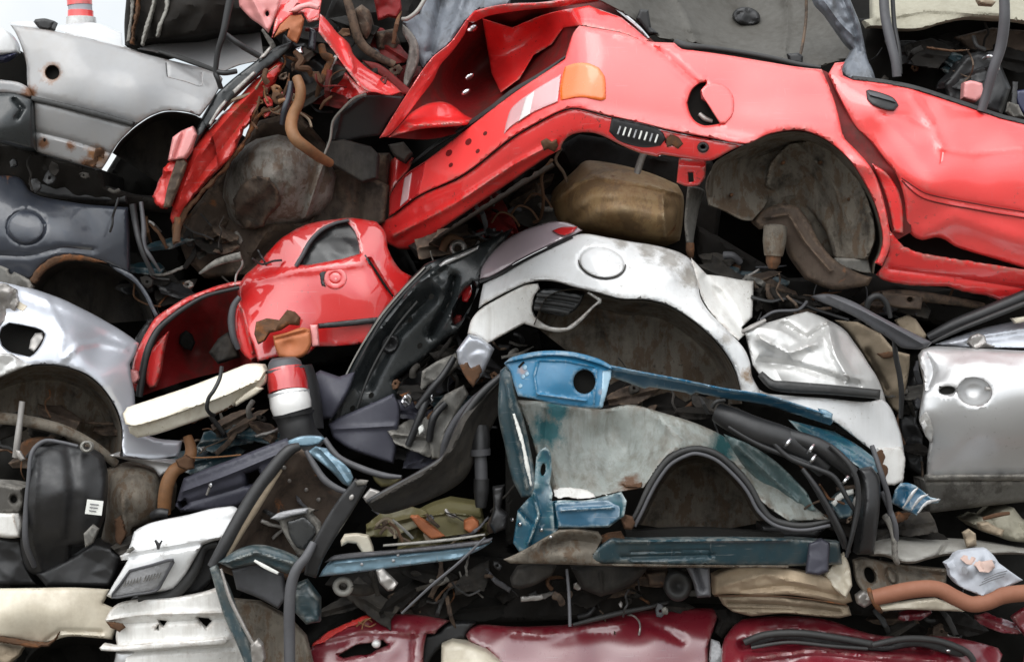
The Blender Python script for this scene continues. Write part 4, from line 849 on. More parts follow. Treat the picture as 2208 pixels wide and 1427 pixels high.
sh(qi, 'fuel_flap', REDG, ell(723, 600, 25, 24), off(dI, -.005), th=.006, rn=(3, .005), wob=None, ridge=[(ell(723, 600, 13, 12), 2, .003)])
sh(qi, 'lock_dot', PINK, ell(724, 601, 2.5, 2.5, 0, 8), off(dI, -.007), th=.004, rn=None, wob=None, g=3)
sh(qi, 'torn_hinge', BLACK, '688,590 700,578 712,574 708,584 700,592 698,606 702,618 694,616', off(dI, -.006), th=.006, rn=(2, .004), g=4, jag=1)
bar(qi, 'trim_strip', BLACK, [(686, 703, .335), (740, 698, .335), (814, 690, .34)], [11, 13, 13], .02, (4, .010))
tube(qi, 'door_gap', VOID, [(x, y, float(dI(x, y)) - .001) for x, y in ((795, 560), (815, 592), (832, 618), (848, 640))], [2.5, 3, 3, 2], 6)
hf = sh(I, 'tailgate_frame', RED, '284,806 290,770 305,735 322,704 336,684 370,660 404,640 440,626 471,615 500,608 524,604 520,616 480,624 446,636 410,652 380,672 350,698 334,722 322,750 312,790 300,852 290,840', .42, th=.03, rn=(5, .02), g=6)
tube(hf, 'tailgate_seal', BLACK, '300,855,.38 308,800,.38 320,752,.38 340,712,.39 370,684,.40 410,656,.41 450,636,.42 516,620,.43', [9, 9, 9, 8, 7, 6, 5, 5], 8)
tube(hf, 'tailgate_seal', GRPL, '517,640,.40 504,660,.40 499,690,.40 503,725,.40 514,752,.41', [6, 8, 9, 8, 6], 8)
bi = sh(I, 'boot_interior', REDIN, '300,855 312,790 330,730 370,684 420,652 516,618 520,700 560,775 540,790 420,815', tps(pts('300,855,.5 330,730,.55 420,652,.7 520,640,.6 540,780,.5 430,760,.82')), rn=None, crum=(.03, 60), g=8)
sh(bi, 'rear_jamb', RED2, '320,760 334,742 348,726 363,714 352,760 346,800 336,834 322,838 314,820', .46, th=.03, rn=(6, .02))
sh(bi, 'rear_jamb', RED2, '514,640 522,660 536,700 548,740 560,768 540,780 520,758 508,720 506,680', .43, th=.03, rn=(6, .02), ridge=[('522,665 545,760', 4, -.02)])
sh(bi, 'grommet_hole', VOID, '388,722 400,712 412,720 420,738 412,756 398,752 386,740', .72, th=.02, rn=(4, .012), crum=(.012, 20))
sh(bi, 'cloth_rag', LINERD, '450,760 470,730 492,715 506,740 516,770 470,785', .5, th=.04, rn=(8, .03), crum=(.02, 30))
sh(I, 'side_lamp', PINK, '272,808 282,796 296,800 300,816 290,828 276,826', .34, th=.04, rn=(5, .016))
sh(I, 'black_corner', BLACK, '290,730 318,690 334,684 318,720 306,770 298,850 280,852 284,800', .45, th=.05, rn=(5, .02), jag=2)
rb = sh(I, 'rusted_bracket', RUSTY, '552,694 575,686 602,690 619,668 634,672 646,684 644,702 622,700 604,712 580,718 570,734 556,742 548,720', .27, th=.04, rn=(6, .02), crum=(.03, 26), g=5)
sh(I, 'primed_bracket', ORRUST, '588,724 620,716 650,706 668,710 671,738 664,758 650,770 626,774 602,770 594,752', .26, th=.03, rn=(7, .02), dents=[(624, 742, 14, .02)], ridge=[('596,732 660,716', 4, .01)])
sh(I, 'red_tab', PINK, '668,700 684,700 688,746 672,748', .28, th=.03, rn=(4, .012))
sh(I, 'cabin', VOID, '520,600 640,520 720,486 850,500 900,600 830,760 680,790 560,790 400,830 330,820 340,720', .95, th=1.0, rn=(10, .05), crum=(.05, 70))

Jb = thing('bumper', 'cream plastic bumper bar lying below the small red hatchback', 'bumper')
dJ = tps(pts('266,890,.06 400,850,.02 560,790,.06 285,930,.10 420,890,.06 565,815,.10'))
sh(Jb, 'skin', JCREAM, '264,892 274,878 289,873 340,856 400,836 471,809 510,793 536,784 566,786 572,800 560,820 520,838 480,856 430,874 380,892 330,908 290,918 270,914', tps(pts('264,892,.05 400,836,.06 566,786,.10 400,866,-.02 290,910,.0 560,815,.03 400,884,-.02')), th=.1, rn=(5, .016), g=6, jag=.3, corner=30)
sh(Jb, 'lower_skin', JCREAM, '276,918 330,906 380,890 430,872 480,854 520,836 560,818 574,806 573,824 556,840 540,848 522,860 505,873 470,890 420,908 380,922 336,936 296,944 280,934', tps(pts('276,918,.03 400,886,.03 574,806,.06 400,915,.05 290,940,.07 550,844,.09')), th=.08, rn=(4, .014), g=6, jag=.6, corner=30)
sh(Jb, 'end_cap', CREAM, '505,866 530,846 552,832 566,838 548,852 520,868 508,876', .03, th=.05, rn=(4, .012))
sh(Jb, 'rust_edge', RUSTY, '380,914 405,903 440,892 470,880 505,864 500,876 470,892 430,906 400,916', .08, th=.02, rn=(4, .014), jag=2.5)
tube(None, 'loose_wire', BLACK, '478,790,-.02 474,815,-.03 462,840,-.05 450,858,-.05 446,878,-.04 452,890,.0 462,895,.04', 4.5, 8, label='black wire looped round the cream bumper bar', cat='wire')

K = thing('lamp_unit', 'red and white round lamp unit standing between cream bumper and black tailgate lining', 'lamp')
tube(K, 'housing', GRPL, '612,772,.16 613,782,.16 616,800,.15', [26, 36, 40], 18, 4)
tube(K, 'red_lens', LENSR, '615,797,.15 619,822,.14 622,846,.13', [42, 45, 45], 20, 4)
tube(K, 'grey_ring', PLATE, '622,844,.13 623,852,.13', [46, 46], 20, 3)
tube(K, 'white_lens', LENSW, '623,850,.13 627,872,.12 632,892,.12', [45, 46, 42], 20, 4)
tube(K, 'socket', BLACK, '631,888,.12 636,906,.12 642,930,.12 648,956,.14', [45, 40, 40, 54], 20, 4)
sh(K, 'lamp_foot', PALEBL, '600,958 630,948 662,944 690,946 684,956 650,962 610,968', .08, th=.03, rn=(5, .016))

junk(G, '286,448 372,500 420,600 350,680 306,600', 12, .42, .6, DK)
junk(A, '10,336 200,378 300,430 60,425', 8, .24, .3, [UNDER, BLACK, LINERD])
junk(H, '10,890 250,900 250,1000 40,1000', 14, .2, .42, DK)
junk(I, '400,940 575,870 600,950 430,1010', 12, .22, .4, DK)

layers(G, '290,448 372,500 420,600 350,680 306,600', 7, .5, .66, [LINERD, BLACK, UNDER, DKTEAL])
layers(I, '400,940 575,870 600,950 430,1010', 7, .26, .42, [LINERD, BROWN, UNDER, DKTEAL])
layers(H, '10,890 250,900 250,1000 40,1000', 6, .3, .44, [LINERD, BROWN, UNDER])
tube(K, 'housing_back', BLACK, '640,790,.22 646,830,.22 652,880,.21 660,930,.2', [34, 42, 44, 40], 18, 4)
tube(K, 'lens_rim', BLACK, '632,890,.12 633,896,.12', [47, 46], 20, 3)
tube(K, 'lens_rim', GRPL, '614,793,.15 615,799,.15', [43, 44], 20, 3)

# ================================================================ white hatchback in the middle
W = thing('crushed_car', 'white crushed hatchback with round fuel flap and smoky tail lamp, in the middle', 'car', 'crushed cars in the pile')
dW = tps(pts('1035,610,.16 1104,575,.06 1240,508,.06 1366,522,.06 1457,541,.04 1524,594,.04 1104,622,.02 1165,604,-.06 1300,590,-.12 1239,618,-.10 1390,645,-.14 1491,689,-.13 1568,766,-.12 1597,840,-.10 1650,860,-.08 1430,580,-.08 1550,680,-.10 1609,759,-.09 1300,540,-.05'))
qw = sh(W, 'quarter_panel', WHITE, '1032,664 1036,640 1042,612 1104,578 1150,550 1190,530 1235,509 1262,504 1310,512 1366,522 1407,528 1457,541 1476,550 1491,562 1503,600 1510,640 1524,665 1548,692 1575,719 1594,738 1609,759 1618,784 1622,812 1640,845 1650,872 1620,866 1600,862 1597,842 1593,824 1588,806 1580,786 1568,766 1553,745 1535,726 1514,707 1491,689 1466,672 1440,658 1415,650 1390,646 1339,645 1290,632 1239,619 1200,608 1165,605 1135,611 1108,622 1070,642', dW, rn=(8, .02), g=8,
        ridge=[(ell(1298, 566, 51, 34, 12), 2.6, .008), ('1380,530 1440,580 1490,600', 9, .014), ('1420,560 1450,600', 8, -.012), ('1500,650 1570,740 1605,830', 7, -.008)], dents=[(1420, 545, 30, .02), (1470, 570, 24, -.014), (1350, 540, 22, .01)])
sh(qw, 'fuel_flap', WHITE, ell(1298, 566, 48, 32, 12), off(dW, -.010), th=.008, rn=(5, .007))
sh(qw, 'tail_light', LENSG, '1034,602 1038,580 1050,558 1075,530 1102,510 1130,496 1160,486 1190,478 1215,478 1238,485 1256,497 1235,507 1190,527 1150,546 1112,566 1080,586 1052,600', off(dW, -.012), th=.04, rn=(10, .02), wob=None, g=6)
sh(qw, 'red_reflector', LENSR, '1191,497 1210,490 1245,488 1236,500 1218,508 1204,505', off(dW, -.030), th=.02, rn=(4, .007), wob=None)
sh(qw, 'lamp_gap', BLACK, strip('1034,608 1080,590 1112,571 1150,551 1190,532 1235,511', 6), off(dW, -.002), th=.01, rn=None, wob=None)
well(W, 'wheel_housing', LINER, '1150,700 1180,640 1240,622 1290,634 1340,647 1390,648 1440,660 1490,691 1534,728 1567,768 1587,808 1596,844 1600,870', (1380, 880), off(dW, .012), .36, .86)
bp = sh(W, 'bumper_mount', WHITED, '1034,668 1070,646 1108,626 1135,614 1160,611 1164,622 1152,640 1148,668 1156,684 1181,702 1205,706 1222,706 1244,690 1266,670 1290,648 1266,632 1270,628 1298,644 1296,654 1284,660 1254,692 1228,712 1200,716 1170,710 1130,698 1104,712 1072,730 1050,742 1034,728 1008,720 1016,690', tps(pts('1034,668,.08 1160,612,-.04 1290,648,-.10 1200,710,.0 1050,740,.06')), th=.03, rn=(4, .014), g=6)
vt = sh(W, 'air_vent', BLACKS, '1164,623 1200,622 1230,628 1262,633 1252,655 1236,672 1214,682 1180,676 1152,668 1150,650', .0, th=.05, rn=(5, .02))
for k in range(3):
    tube(vt, 'louvre', RUBBER, [(1158 - k * 3, 636 + k * 14, -.02), (1200 - k * 3, 640 + k * 14, -.03), (1250 - k * 12, 648 + k * 13, -.02)], 5.5, 8)
sh(W, 'rear_chassis_leg', SILVB, '1010,720 1034,726 1056,742 1066,752 1052,784 1040,808 1020,834 1004,810 988,782 984,756', .02, th=.05, rn=(9, .03), crum=(.02, 40), label='silver chassis end with rusted tip')
sh(W, 'rust_tip', RUSTY, '992,788 1008,782 1016,794 1034,786 1040,798 1032,816 1020,834 1004,812', .01, th=.02, rn=(4, .012), jag=2)
# crumpled rear door
dR = tps(pts('1600,700,.0 1656,695,-.02 1740,672,.04 1821,709,.04 1891,810,.02 1945,940,.06 1656,800,-.06 1750,760,-.06 1700,870,-.12 1800,900,-.12 1890,1000,-.02 1650,860,-.08 1940,1040,.04'))
rd = sh(W, 'rear_door', WHITE, '1624,830 1650,846 1683,851 1780,858 1870,866 1903,858 1916,872 1925,886 1936,914 1945,944 1950,990 1946,1040 1905,1046 1900,990 1880,972 1850,948 1822,926 1792,906 1700,880 1650,868 1610,862', dR, rn=(6, .014), g=8)
cz = sh(rd, 'crumpled_skin', SILVC, '1606,716 1620,704 1656,695 1700,682 1740,671 1766,680 1791,692 1812,704 1826,716 1842,738 1858,760 1874,786 1891,812 1905,846 1910,866 1880,858 1830,852 1700,846 1660,838 1640,812 1622,786', off(dR, -.006), rn=(5, .014), crum=(.050, 95), g=6, sharp=24,
        ridge=[('1785,700 1800,760 1830,815', 10, -.035), ('1640,780 1720,790 1850,830', 8, .02), ('1690,700 1740,730 1790,700', 8, .03), ('1640,730 1700,760 1760,740', 9, -.02)])
bar(rd, 'rubbing_strip', RUBBER, [(1640, 806, -.13), (1664, 828, -.16), (1690, 833, -.165), (1790, 840, -.16), (1898, 850, -.10)], [14, 20, 24, 22, 20], .03, (8, .022))
sh(rd, 'door_edge', WHITED, '1893,966 1946,964 1952,990 1947,1038 1928,1046 1908,1046 1898,1010', off(dR, -.03), th=.03, rn=(5, .014), jag=1, label='torn rust-stained lower door corner')
sh(rd, 'rust_stain', RUSTY, '1888,976 1900,968 1908,984 1904,1000 1914,1010 1910,1030 1904,1048 1896,1020', off(dR, -.036), th=.004, rn=(2, .004), jag=2)
sh(W, 'wing_fold', WHITED, '1490,556 1524,592 1560,596 1590,602 1625,606 1624,650 1622,684 1600,706 1606,722 1592,734 1570,716 1540,684 1516,650 1502,610', tps(pts('1490,556,.05 1560,600,.10 1625,606,.16 1622,690,.06 1592,734,-.06 1530,660,.0')), rn=(5, .012), crum=(.02, 70), ridge=[('1520,600 1570,660 1600,720', 10, .02)])
tube(W, 'door_stay', BARE, '1600,716,-.04 1620,706,-.05 1650,690,-.03', [4, 6, 4], 7)
sh(W, 'cabin', VOID, '1480,540 1640,600 1800,660 1960,760 1990,900 1960,1080 1800,960 1640,880 1560,800 1500,700', .5, th=1.1, rn=(10, .05), crum=(.06, 70))
sh(W, 'wiring_loom', UNDER, '1630,620 1680,630 1740,640 1790,668 1760,672 1700,684 1650,700 1626,690', .16, th=.1, rn=(8, .03), crum=(.07, 26), jag=3)
tube(W, 'loom_cable', BLACK, '1620,640,.1 1660,650,.08 1700,645,.08 1760,668,.1 1830,690,.1', 4, 7)
tube(W, 'loom_cable', GRPL, '1640,690,.06 1670,672,.05 1720,668,.06 1740,650,.08', 3.5, 7)
# black tail opening
dK = tps(pts('707,914,.34 811,689,.30 915,571,.26 1030,527,.22 1104,493,.16 1033,615,.18 986,715,.24 949,742,.30 848,816,.34 845,954,.36'))
tg = sh(W, 'tailgate_lining', BLACKS, '707,916 716,885 730,840 750,795 780,742 811,689 860,628 915,571 932,562 949,557 988,542 1030,527 1070,508 1106,492 1090,515 1064,545 1044,575 1036,600 1033,622 1020,650 1004,690 986,716 966,728 949,742 905,780 866,806 850,820 858,850 856,884 848,920 845,956 800,950 750,935', dK, th=.05, rn=(10, .03), g=8,
        holes=['992,640 1004,622 1022,610 1028,622 1020,650 1006,672 994,690 980,700 976,680'], ridge=[('740,850 800,735 900,610 960,570', 6, -.022), ('790,830 850,720 930,640', 14, .04), ('880,640 930,600 950,620', 10, -.02), ('930,720 970,650 980,600', 9, .05)])
sh(tg, 'opening_backing', VOID, '960,610 1030,590 1040,640 1000,720 950,720', off(dK, .2), th=.05, rn=None)
sh(tg, 'red_trim_piece', LENSR, '994,632 1004,616 1016,612 1018,632 1008,652 996,650', off(dK, .06), th=.03, rn=(4, .014))
sh(tg, 'red_trim_piece', REDIN, '976,690 984,678 996,680 992,700 982,712 974,704', off(dK, .05), th=.03, rn=(4, .014))
sh(tg, 'lock_cylinder', BLACK, ell(842, 742, 19, 22, 30), off(dK, -.006), th=.05, rn=(6, .03), dents=[(842, 742, 9, .03)], g=4)
sh(tg, 'trim_edge', PIPE, strip('712,905 750,800 812,694 862,632 916,576', [2, 3, 4, 4, 3]), off(dK, -.004), th=.012, rn=None, wob=None)
sh(tg, 'chrome_strip', SILV, '946,572 960,560 988,548 1016,536 1034,528 1030,538 1004,552 972,566 950,578', off(dK, -.02), th=.02, rn=(4, .012))
sh(W, 'hinge_ring', BARE, ell(988, 534, 19, 17), .3, th=.03, rn=(6, .02), holes=[ell(987, 536, 8, 8)], wob=None)
tube(W, 'hinge_stub', RUSTY, '955,540,.34 962,520,.33 975,512,.33 1000,520,.33', [9, 10, 8, 5], 8)
sh(W, 'light_cluster_hole', VOID, '1000,700 1040,680 1110,700 1160,710 1170,760 1120,790 1080,800 1040,850 960,980 850,980 846,880 880,800 960,740', .55, th=.6, rn=(8, .03), crum=(.06, 50))
lp = sh(W, 'lower_panel', PURPL, '707,914 730,900 754,890 800,870 848,848 862,880 860,920 856,960 848,1000 800,985 750,966 718,944', tps(pts('707,914,.27 848,850,.22 860,960,.24 760,960,.22')), th=.03, rn=(6, .02), ridge=[('720,925 850,918', 5, -.01)])
for k, q in enumerate(('900,880,.2 930,840,.19 955,810,.19 980,770,.2', '880,960,.2 905,900,.19 920,860,.2', '925,950,.2 935,900,.18 960,870,.2')):
    tube(W, 'loom', BLACK, q, [8, 9, 8, 7][:len(q.split())], 8)
sh(W, 'light_grey_bracket', GALV, '910,800 940,780 985,760 990,790 960,815 925,830 905,850', .26, th=.05, rn=(6, .02), crum=(.03, 40))
sh(W, 'inner_skin', GALV, '925,940 935,880 960,850 1000,830 1010,850 985,890 960,940 950,990 930,990', .22, th=.03, rn=(6, .02), crum=(.03, 50))
sh(W, 'bright_clip', CHROME, '866,856 880,846 890,858 886,872 872,880 864,870', .2, th=.02, rn=(4, .014), crum=(.02, 14), g=4)
sh(W, 'bright_clip', CHROME, '926,852 934,846 934,866 928,868', .18, th=.02, rn=(3, .01), g=4)
sh(W, 'bright_clip', STICK, '900,920 912,914 916,928 904,938', .18, th=.02, rn=(3, .01), g=4)
sh(W, 'lower_panel', PURPL, '668,812 690,798 730,812 768,800 748,850 716,902 692,904 680,860', tps(pts('668,812,.3 768,800,.3 692,904,.26 720,850,.22')), th=.03, rn=(7, .02))
tube(W, 'cable', GRPL, '955,990,.16 962,950,.13 985,905,.10 1020,865,.06 1060,830,.0 1090,812,-.04', [8, 9, 9, 9, 8, 7], 8)

# ================================================================ silver car at the right
N = thing('crushed_car', 'silver car at the right with empty round door handle recess', 'car', 'crushed cars in the pile')
dNn = tps(pts('1979,759,.04 2013,742,.06 2208,690,.08 2330,650,.10 1992,833,-.03 2100,830,-.10 2208,800,-.12 1982,907,-.02 2006,950,.0 2120,930,-.09 2330,930,-.10 2000,1028,.06 2200,1030,.05 2330,1030,.05 2330,780,-.10'))
nd = sh(N, 'door', SILV, '1980,766 1988,754 2013,746 2060,748 2130,752 2208,756 2330,760 2330,1030 2208,1028 2100,1028 1998,1030 2000,985 2004,952 1994,930 1982,907 1986,870 1992,833 1988,806 1982,783', dNn, rn=(8, .02), g=10, dents=[(2012, 800, 22, .014), (2000, 890, 20, -.012)],
        holes=[ell(2043, 842, 17, 8, -3), ell(2101, 844, 35, 29, 8)], ridge=[('2000,765 2012,800 2000,840', 6, .010), ('2060,790 2110,780 2200,800', 12, -.006)])
sh(nd, 'lock_hole_cup', VOID, ell(2043, 842, 22, 12), off(dNn, .02), th=.02, rn=None)
hr = sh(nd, 'handle_recess', SILV, ell(2101, 844, 37, 31, 8), lambda x, y: dNn(x, y) + .004 + .06 * np.clip(1 - ((x - 2101) / 36.) ** 2 - ((y - 844) / 31.) ** 2, 0, 1) ** .6, th=.004, rn=None, wob=None, g=4)
bar(nd, 'handle_pin', BARE, [(2124, 838, -.10), (2140, 839, -.115), (2158, 842, -.11)], [9, 8, 3], .01, (3, .006), g=4)
sh(nd, 'torn_edge', SILVC, '1982,905 1996,885 2006,900 2014,930 2008,955 1996,940', off(dNn, -.015), th=.006, rn=(4, .012), crum=(.02, 24))
sh(nd, 'paint_flake', WHITE, '1985,912 1995,906 2000,918 1994,930', off(dNn, -.03), th=.006, rn=(3, .008))
sh(nd, 'lower_rail', GALV, '1998,1024 2100,1022 2330,1022 2330,1036 2208,1036 1996,1038', off(dNn, -.03), th=.04, rn=(5, .02), wob=None)
ft = sh(N, 'window_frame', SILVB, '2016,742 2060,726 2117,708 2160,698 2208,688 2330,660 2330,752 2208,752 2120,750 2060,748', tps(pts('2016,742,.10 2208,690,.14 2330,665,.14 2120,750,.06 2330,752,.06')), rn=(6, .018), ridge=[('2030,744 2120,722 2330,690', 7, -.014)])
sh(ft, 'latch', BARE, '2086,738 2096,724 2110,718 2124,724 2128,740 2146,746 2140,752 2100,752', .02, th=.03, rn=(4, .014), crum=(.03, 16), g=4)
sh(ft, 'clip_end', CREAM, '2180,686 2208,682 2230,676 2230,690 2190,698', .06, th=.02, rn=(3, .01))
tube(N, 'window_seal', BLACK, '2002,728,.10 2060,700,.08 2130,672,.07 2208,640,.08 2330,590,.1', [10, 14, 15, 15, 15], 10)
tube(N, 'window_seal', RUBBER, '2010,738,.06 2070,710,.04 2140,682,.04 2208,655,.05 2330,606,.06', [3, 5, 6, 6, 6], 8)
sh(N, 'sill', GALV, '1990,1034 2100,1034 2330,1034 2330,1072 2208,1082 2100,1094 2003,1106 1996,1070', tps(pts('1990,1034,.06 2330,1034,.05 2003,1106,.14 2208,1082,.14 2100,1060,.06')), th=.2, rn=(10, .03), wob=(.006, 80))
sh(N, 'body_shell', VOID, '1930,800 1990,760 2330,690 2330,1100 2000,1110 1960,960', .4, th=1.2, rn=None, wob=(.05, 60))
sh(N, 'door_pillar', BLACK, '1978,790 1984,830 1980,880 1976,910 1990,940 1990,1030 1960,1010 1945,960 1938,900 1950,850', .26, th=.1, rn=(6, .02), crum=(.02, 30))

tr = sh(None, 'trim_strip', GRPL, '1750,639 1770,634 1797,635 1820,642 1844,652 1880,672 1925,696 1970,718 2010,738 2000,748 1979,753 1960,752 1945,749 1930,738 1908,722 1890,712 1871,698 1840,680 1800,662 1767,649', tps(pts('1750,640,.02 1844,655,-.08 1925,705,-.12 2010,742,-.10 1870,690,-.10')), th=.03, rn=(6, .02), ridge=[('1790,640 1870,676 1990,742', 5, -.012)], label='grey plastic trim strip bridging the crumpled door and the silver car', cat='trim')
pn = thing('inner_panel', 'tan crumpled inner panel standing between white hatchback and silver car', 'panel')
sh(pn, 'trim_board', TAN, '1800,690 1850,694 1900,720 1930,756 1962,764 1960,800 1950,850 1938,890 1924,880 1908,850 1890,806 1860,760 1830,716', tps(pts('1800,690,.12 1930,756,.10 1938,890,.16 1860,760,.14')), th=.02, rn=(6, .02), crum=(.03, 60), ridge=[('1870,760 1910,840', 7, .04)])
sh(pn, 'trim_board', TAN, '1930,690 1958,678 1975,688 1998,722 1990,745 1950,725', .16, th=.02, rn=(5, .018), crum=(.02, 40))
sh(pn, 'torn_edge', RUSTY, '1890,762 1926,758 1930,768 1906,774', .08, th=.01, rn=(3, .01), jag=2)
tube(None, 'hanging_cable', BLACK, '1928,735,-.06 1932,770,-.04 1940,810,-.02 1944,850,.0 1942,900,.04', [5, 6, 6, 6, 5], 8, label='black cable hanging in front of the tan inner panel', cat='cable')
tube(None, 'loose_hose', RUBBER, '1868,668,.06 1876,645,.04 1895,638,.04 1912,655,.05 1920,685,.06', [6, 7, 7, 6, 5], 8, label='arched rubber hose behind the grey trim strip', cat='hose')

junk(W, '850,820 960,760 1060,700 1140,720 1060,840 960,990 862,980', 40, .2, .5, DK)
junk(N, '1936,800 1984,790 1990,1020 1950,1000', 9, .16, .3, DK)
junk(W, '1626,610 1800,650 1990,700 1960,740 1800,690 1640,680', 18, .05, .3, DK)
for k, q in enumerate(('728,905 760,812 818,700 872,632 930,574', '770,880 800,800 850,712 900,650')):
    tube(tg, 'pressed_edge', RUBBER, [(x, y, float(dK(x, y)) - .012 - .012 * k) for x, y in pts(q)], 3, 6)
for (x, y) in ((800, 852), (884, 690), (930, 640), (760, 880), (905, 745)):
    sh(tg, 'clip_hole', VOID, ell(x, y, 5, 7, 30, 9), off(dK, -.003), th=.004, rn=None, wob=None, g=3)

layers(W, '850,830 960,770 1050,720 1120,730 1050,840 960,980 870,970', 16, .24, .52, [LINERD, UNDER, DKTEAL, GALV, BLACK, PURPL])
layers(N, '1936,800 1984,790 1990,1020 1950,1000', 4, .2, .34, [LINERD, UNDER, GALV], (25, 50))
tube(qw, 'flap_gap', LINERD, [(x, y, float(dW(x, y)) - .001) for x, y in ell(1298, 566, 51, 34, 12, 16, -10, 170)], 1.5, 6, 2)

# ================================================================ blue and teal front end
M = thing('crushed_car', 'blue and teal stripped front end with grey inner wing, below the white hatchback', 'car', 'crushed cars in the pile')
dM = tps(pts('1087,785,-.26 1165,759,-.34 1319,789,-.33 1306,843,-.38 1259,879,-.37 1117,853,-.34 1200,820,-.39'))
bk = sh(M, 'slam_panel', BLUE, '1087,784 1100,772 1121,769 1140,762 1165,759 1200,757 1228,760 1258,765 1286,774 1304,780 1319,790 1319,808 1312,826 1306,844 1300,864 1296,880 1276,880 1259,879 1200,872 1160,862 1117,854 1108,828 1100,800', dM, th=.004, rn=(5, .014), g=6, holes=[ell(1260, 823, 24, 26)],
        ridge=[('1160,780 1152,810 1158,848', 3, -.010), ('1160,776 1220,778 1280,790', 3, -.010), ('1160,850 1220,858 1262,864', 3, -.010), ('1286,795 1280,868', 3, -.008)])
sh(bk, 'hole_cup', VOID, ell(1260, 824, 30, 32), off(dM, .05), th=.08, rn=None, wob=None)
sh(bk, 'flange', BLUE, '1087,783 1104,770 1165,757 1230,758 1290,773 1320,789 1320,797 1288,784 1228,769 1165,768 1110,778', off(dM, -.022), th=.03, rn=(3, .010), wob=None, g=5)
sh(bk, 'bare_edge', PALEBL, '1300,800 1318,796 1318,812 1308,846 1300,878 1292,878 1296,850', off(dM, -.006), th=.006, rn=(2, .004), jag=1.5)
for (x, y) in ((1132, 792), (1128, 812), (1122, 832), (1136, 806)):
    sh(bk, 'weld_scar', PALEBL, ell(x, y, 5, 6, 20, 8), off(dM, -.003), th=.004, rn=(2, .003), wob=None, g=3)
sh(bk, 'slot', VOID, strip('1118,792 1130,780', 5), off(dM, -.002), th=.003, rn=None, wob=None, g=4)
dL = tps(pts('1316,790,-.33 1474,830,-.30 1656,860,-.27 1795,902,-.24 1474,845,-.26 1656,872,-.24 1790,912,-.22 1320,812,-.30'))
rl = sh(M, 'wing_rail', BLUE2, '1316,789 1390,804 1474,820 1560,838 1656,853 1730,876 1794,897 1796,910 1790,916 1720,894 1656,874 1560,858 1500,846 1490,852 1474,846 1400,834 1390,838 1319,813', dL, th=.02, rn=(4, .012), jag=.6, g=6)
sh(rl, 'rail_top', BLUE, '1316,787 1390,802 1474,818 1560,836 1656,851 1730,874 1794,895 1794,900 1730,881 1656,859 1560,843 1474,826 1390,811 1318,798', off(dL, -.02), th=.04, rn=(3, .014), wob=None, g=5, jag=.4)
sh(rl, 'rail_bracket', PALEBL, '1764,880 1782,884 1796,892 1794,904 1776,900', .0 - .27, th=.02, rn=(3, .010))
dI2 = tps(pts('1120,880,-.16 1290,885,-.10 1420,895,-.08 1540,935,-.08 1650,1020,-.10 1195,1058,-.24 1380,1045,-.22 1200,960,-.14 1340,960,-.06 1450,960,-.16 1250,1000,-.16 1600,960,-.02 1720,1080,-.14'))
iw = sh(M, 'inner_wing', TEALG, '1110,862 1180,866 1296,882 1360,872 1430,890 1500,912 1560,940 1620,985 1680,1030 1740,1078 1790,1120 1700,1124 1640,1080 1600,1018 1560,984 1510,966 1474,968 1438,984 1408,1024 1388,1052 1330,1062 1279,1072 1230,1066 1192,1062 1170,1020 1150,960 1130,900', dI2, rn=(6, .016), g=9, wob=(.02, 140),
        ridge=[('1180,880 1176,950 1200,1050', 9, -.020), ('1225,900 1240,1040', 12, .014), ('1320,900 1310,1040', 16, .012), ('1420,900 1470,950', 10, -.015)])
sh(iw, 'torn_paint_edge', WHITED, '1194,1054 1226,1050 1262,1056 1279,1064 1284,1072 1250,1075 1222,1070 1206,1074 1194,1070', off(dI2, -.014), th=.004, rn=(2, .004), jag=1.2, g=4)
sh(iw, 'torn_paint_edge', STICK, '1304,1064 1316,1070 1324,1063 1320,1074 1312,1076', off(dI2, -.016), th=.004, rn=(2, .004), g=4)
sh(iw, 'rust_patch', RUSTY, '1340,1042 1360,1046 1384,1040 1382,1050 1350,1050', off(dI2, -.006), th=.003, rn=(2, .004), jag=1, g=4)
sh(M, 'wing_backing', VOID, '1090,800 1320,800 1700,880 1900,960 1890,1120 1600,1160 1200,1190 1090,1180', .26, th=.9, rn=(10, .05), crum=(.04, 70))
dC2 = tps(pts('1085,800,-.24 1110,860,-.30 1140,1060,-.30 1075,1080,-.18 1190,1010,-.28 1110,1200,-.22 1200,1140,-.30'))
sh(M, 'front_post', DKTEAL, '1078,800 1090,790 1104,800 1112,850 1128,900 1146,980 1156,1040 1150,1070 1124,1072 1104,1030 1088,960 1074,890', dC2, th=.06, rn=(6, .02), ridge=[('1092,820 1110,920 1136,1050', 6, -.02)])
bar(M, 'bare_post_edge', STICK, '1108,892,-.33 1118,925,-.335 1128,960,-.34 1138,1010,-.34 1146,1048,-.33', [5, 9, 8, 9, 4], .01, (3, .006), jag=1)
col = sh(M, 'front_column', TEAL, '1156,985 1164,970 1178,962 1188,976 1190,1010 1186,1040 1192,1064 1190,1080 1212,1078 1265,1078 1340,1060 1352,1080 1346,1112 1313,1136 1250,1138 1204,1138 1190,1160 1150,1180 1120,1190 1106,1170 1116,1100 1148,1064 1152,1030', dC2, th=.006, rn=(3, .008), holes=[ell(1171, 1012, 5, 13, 6)], g=6, corner=14, ridge=[('1150,1064 1162,1110 1140,1170', 4, -.03), ('1196,1082 1200,1140', 3, .02), ('1120,1100 1150,1130', 4, .02)], crum=(.012, 46))
sh(col, 'slot_cup', VOID, ell(1171, 1012, 10, 20), off(dC2, .04), th=.03, rn=None)
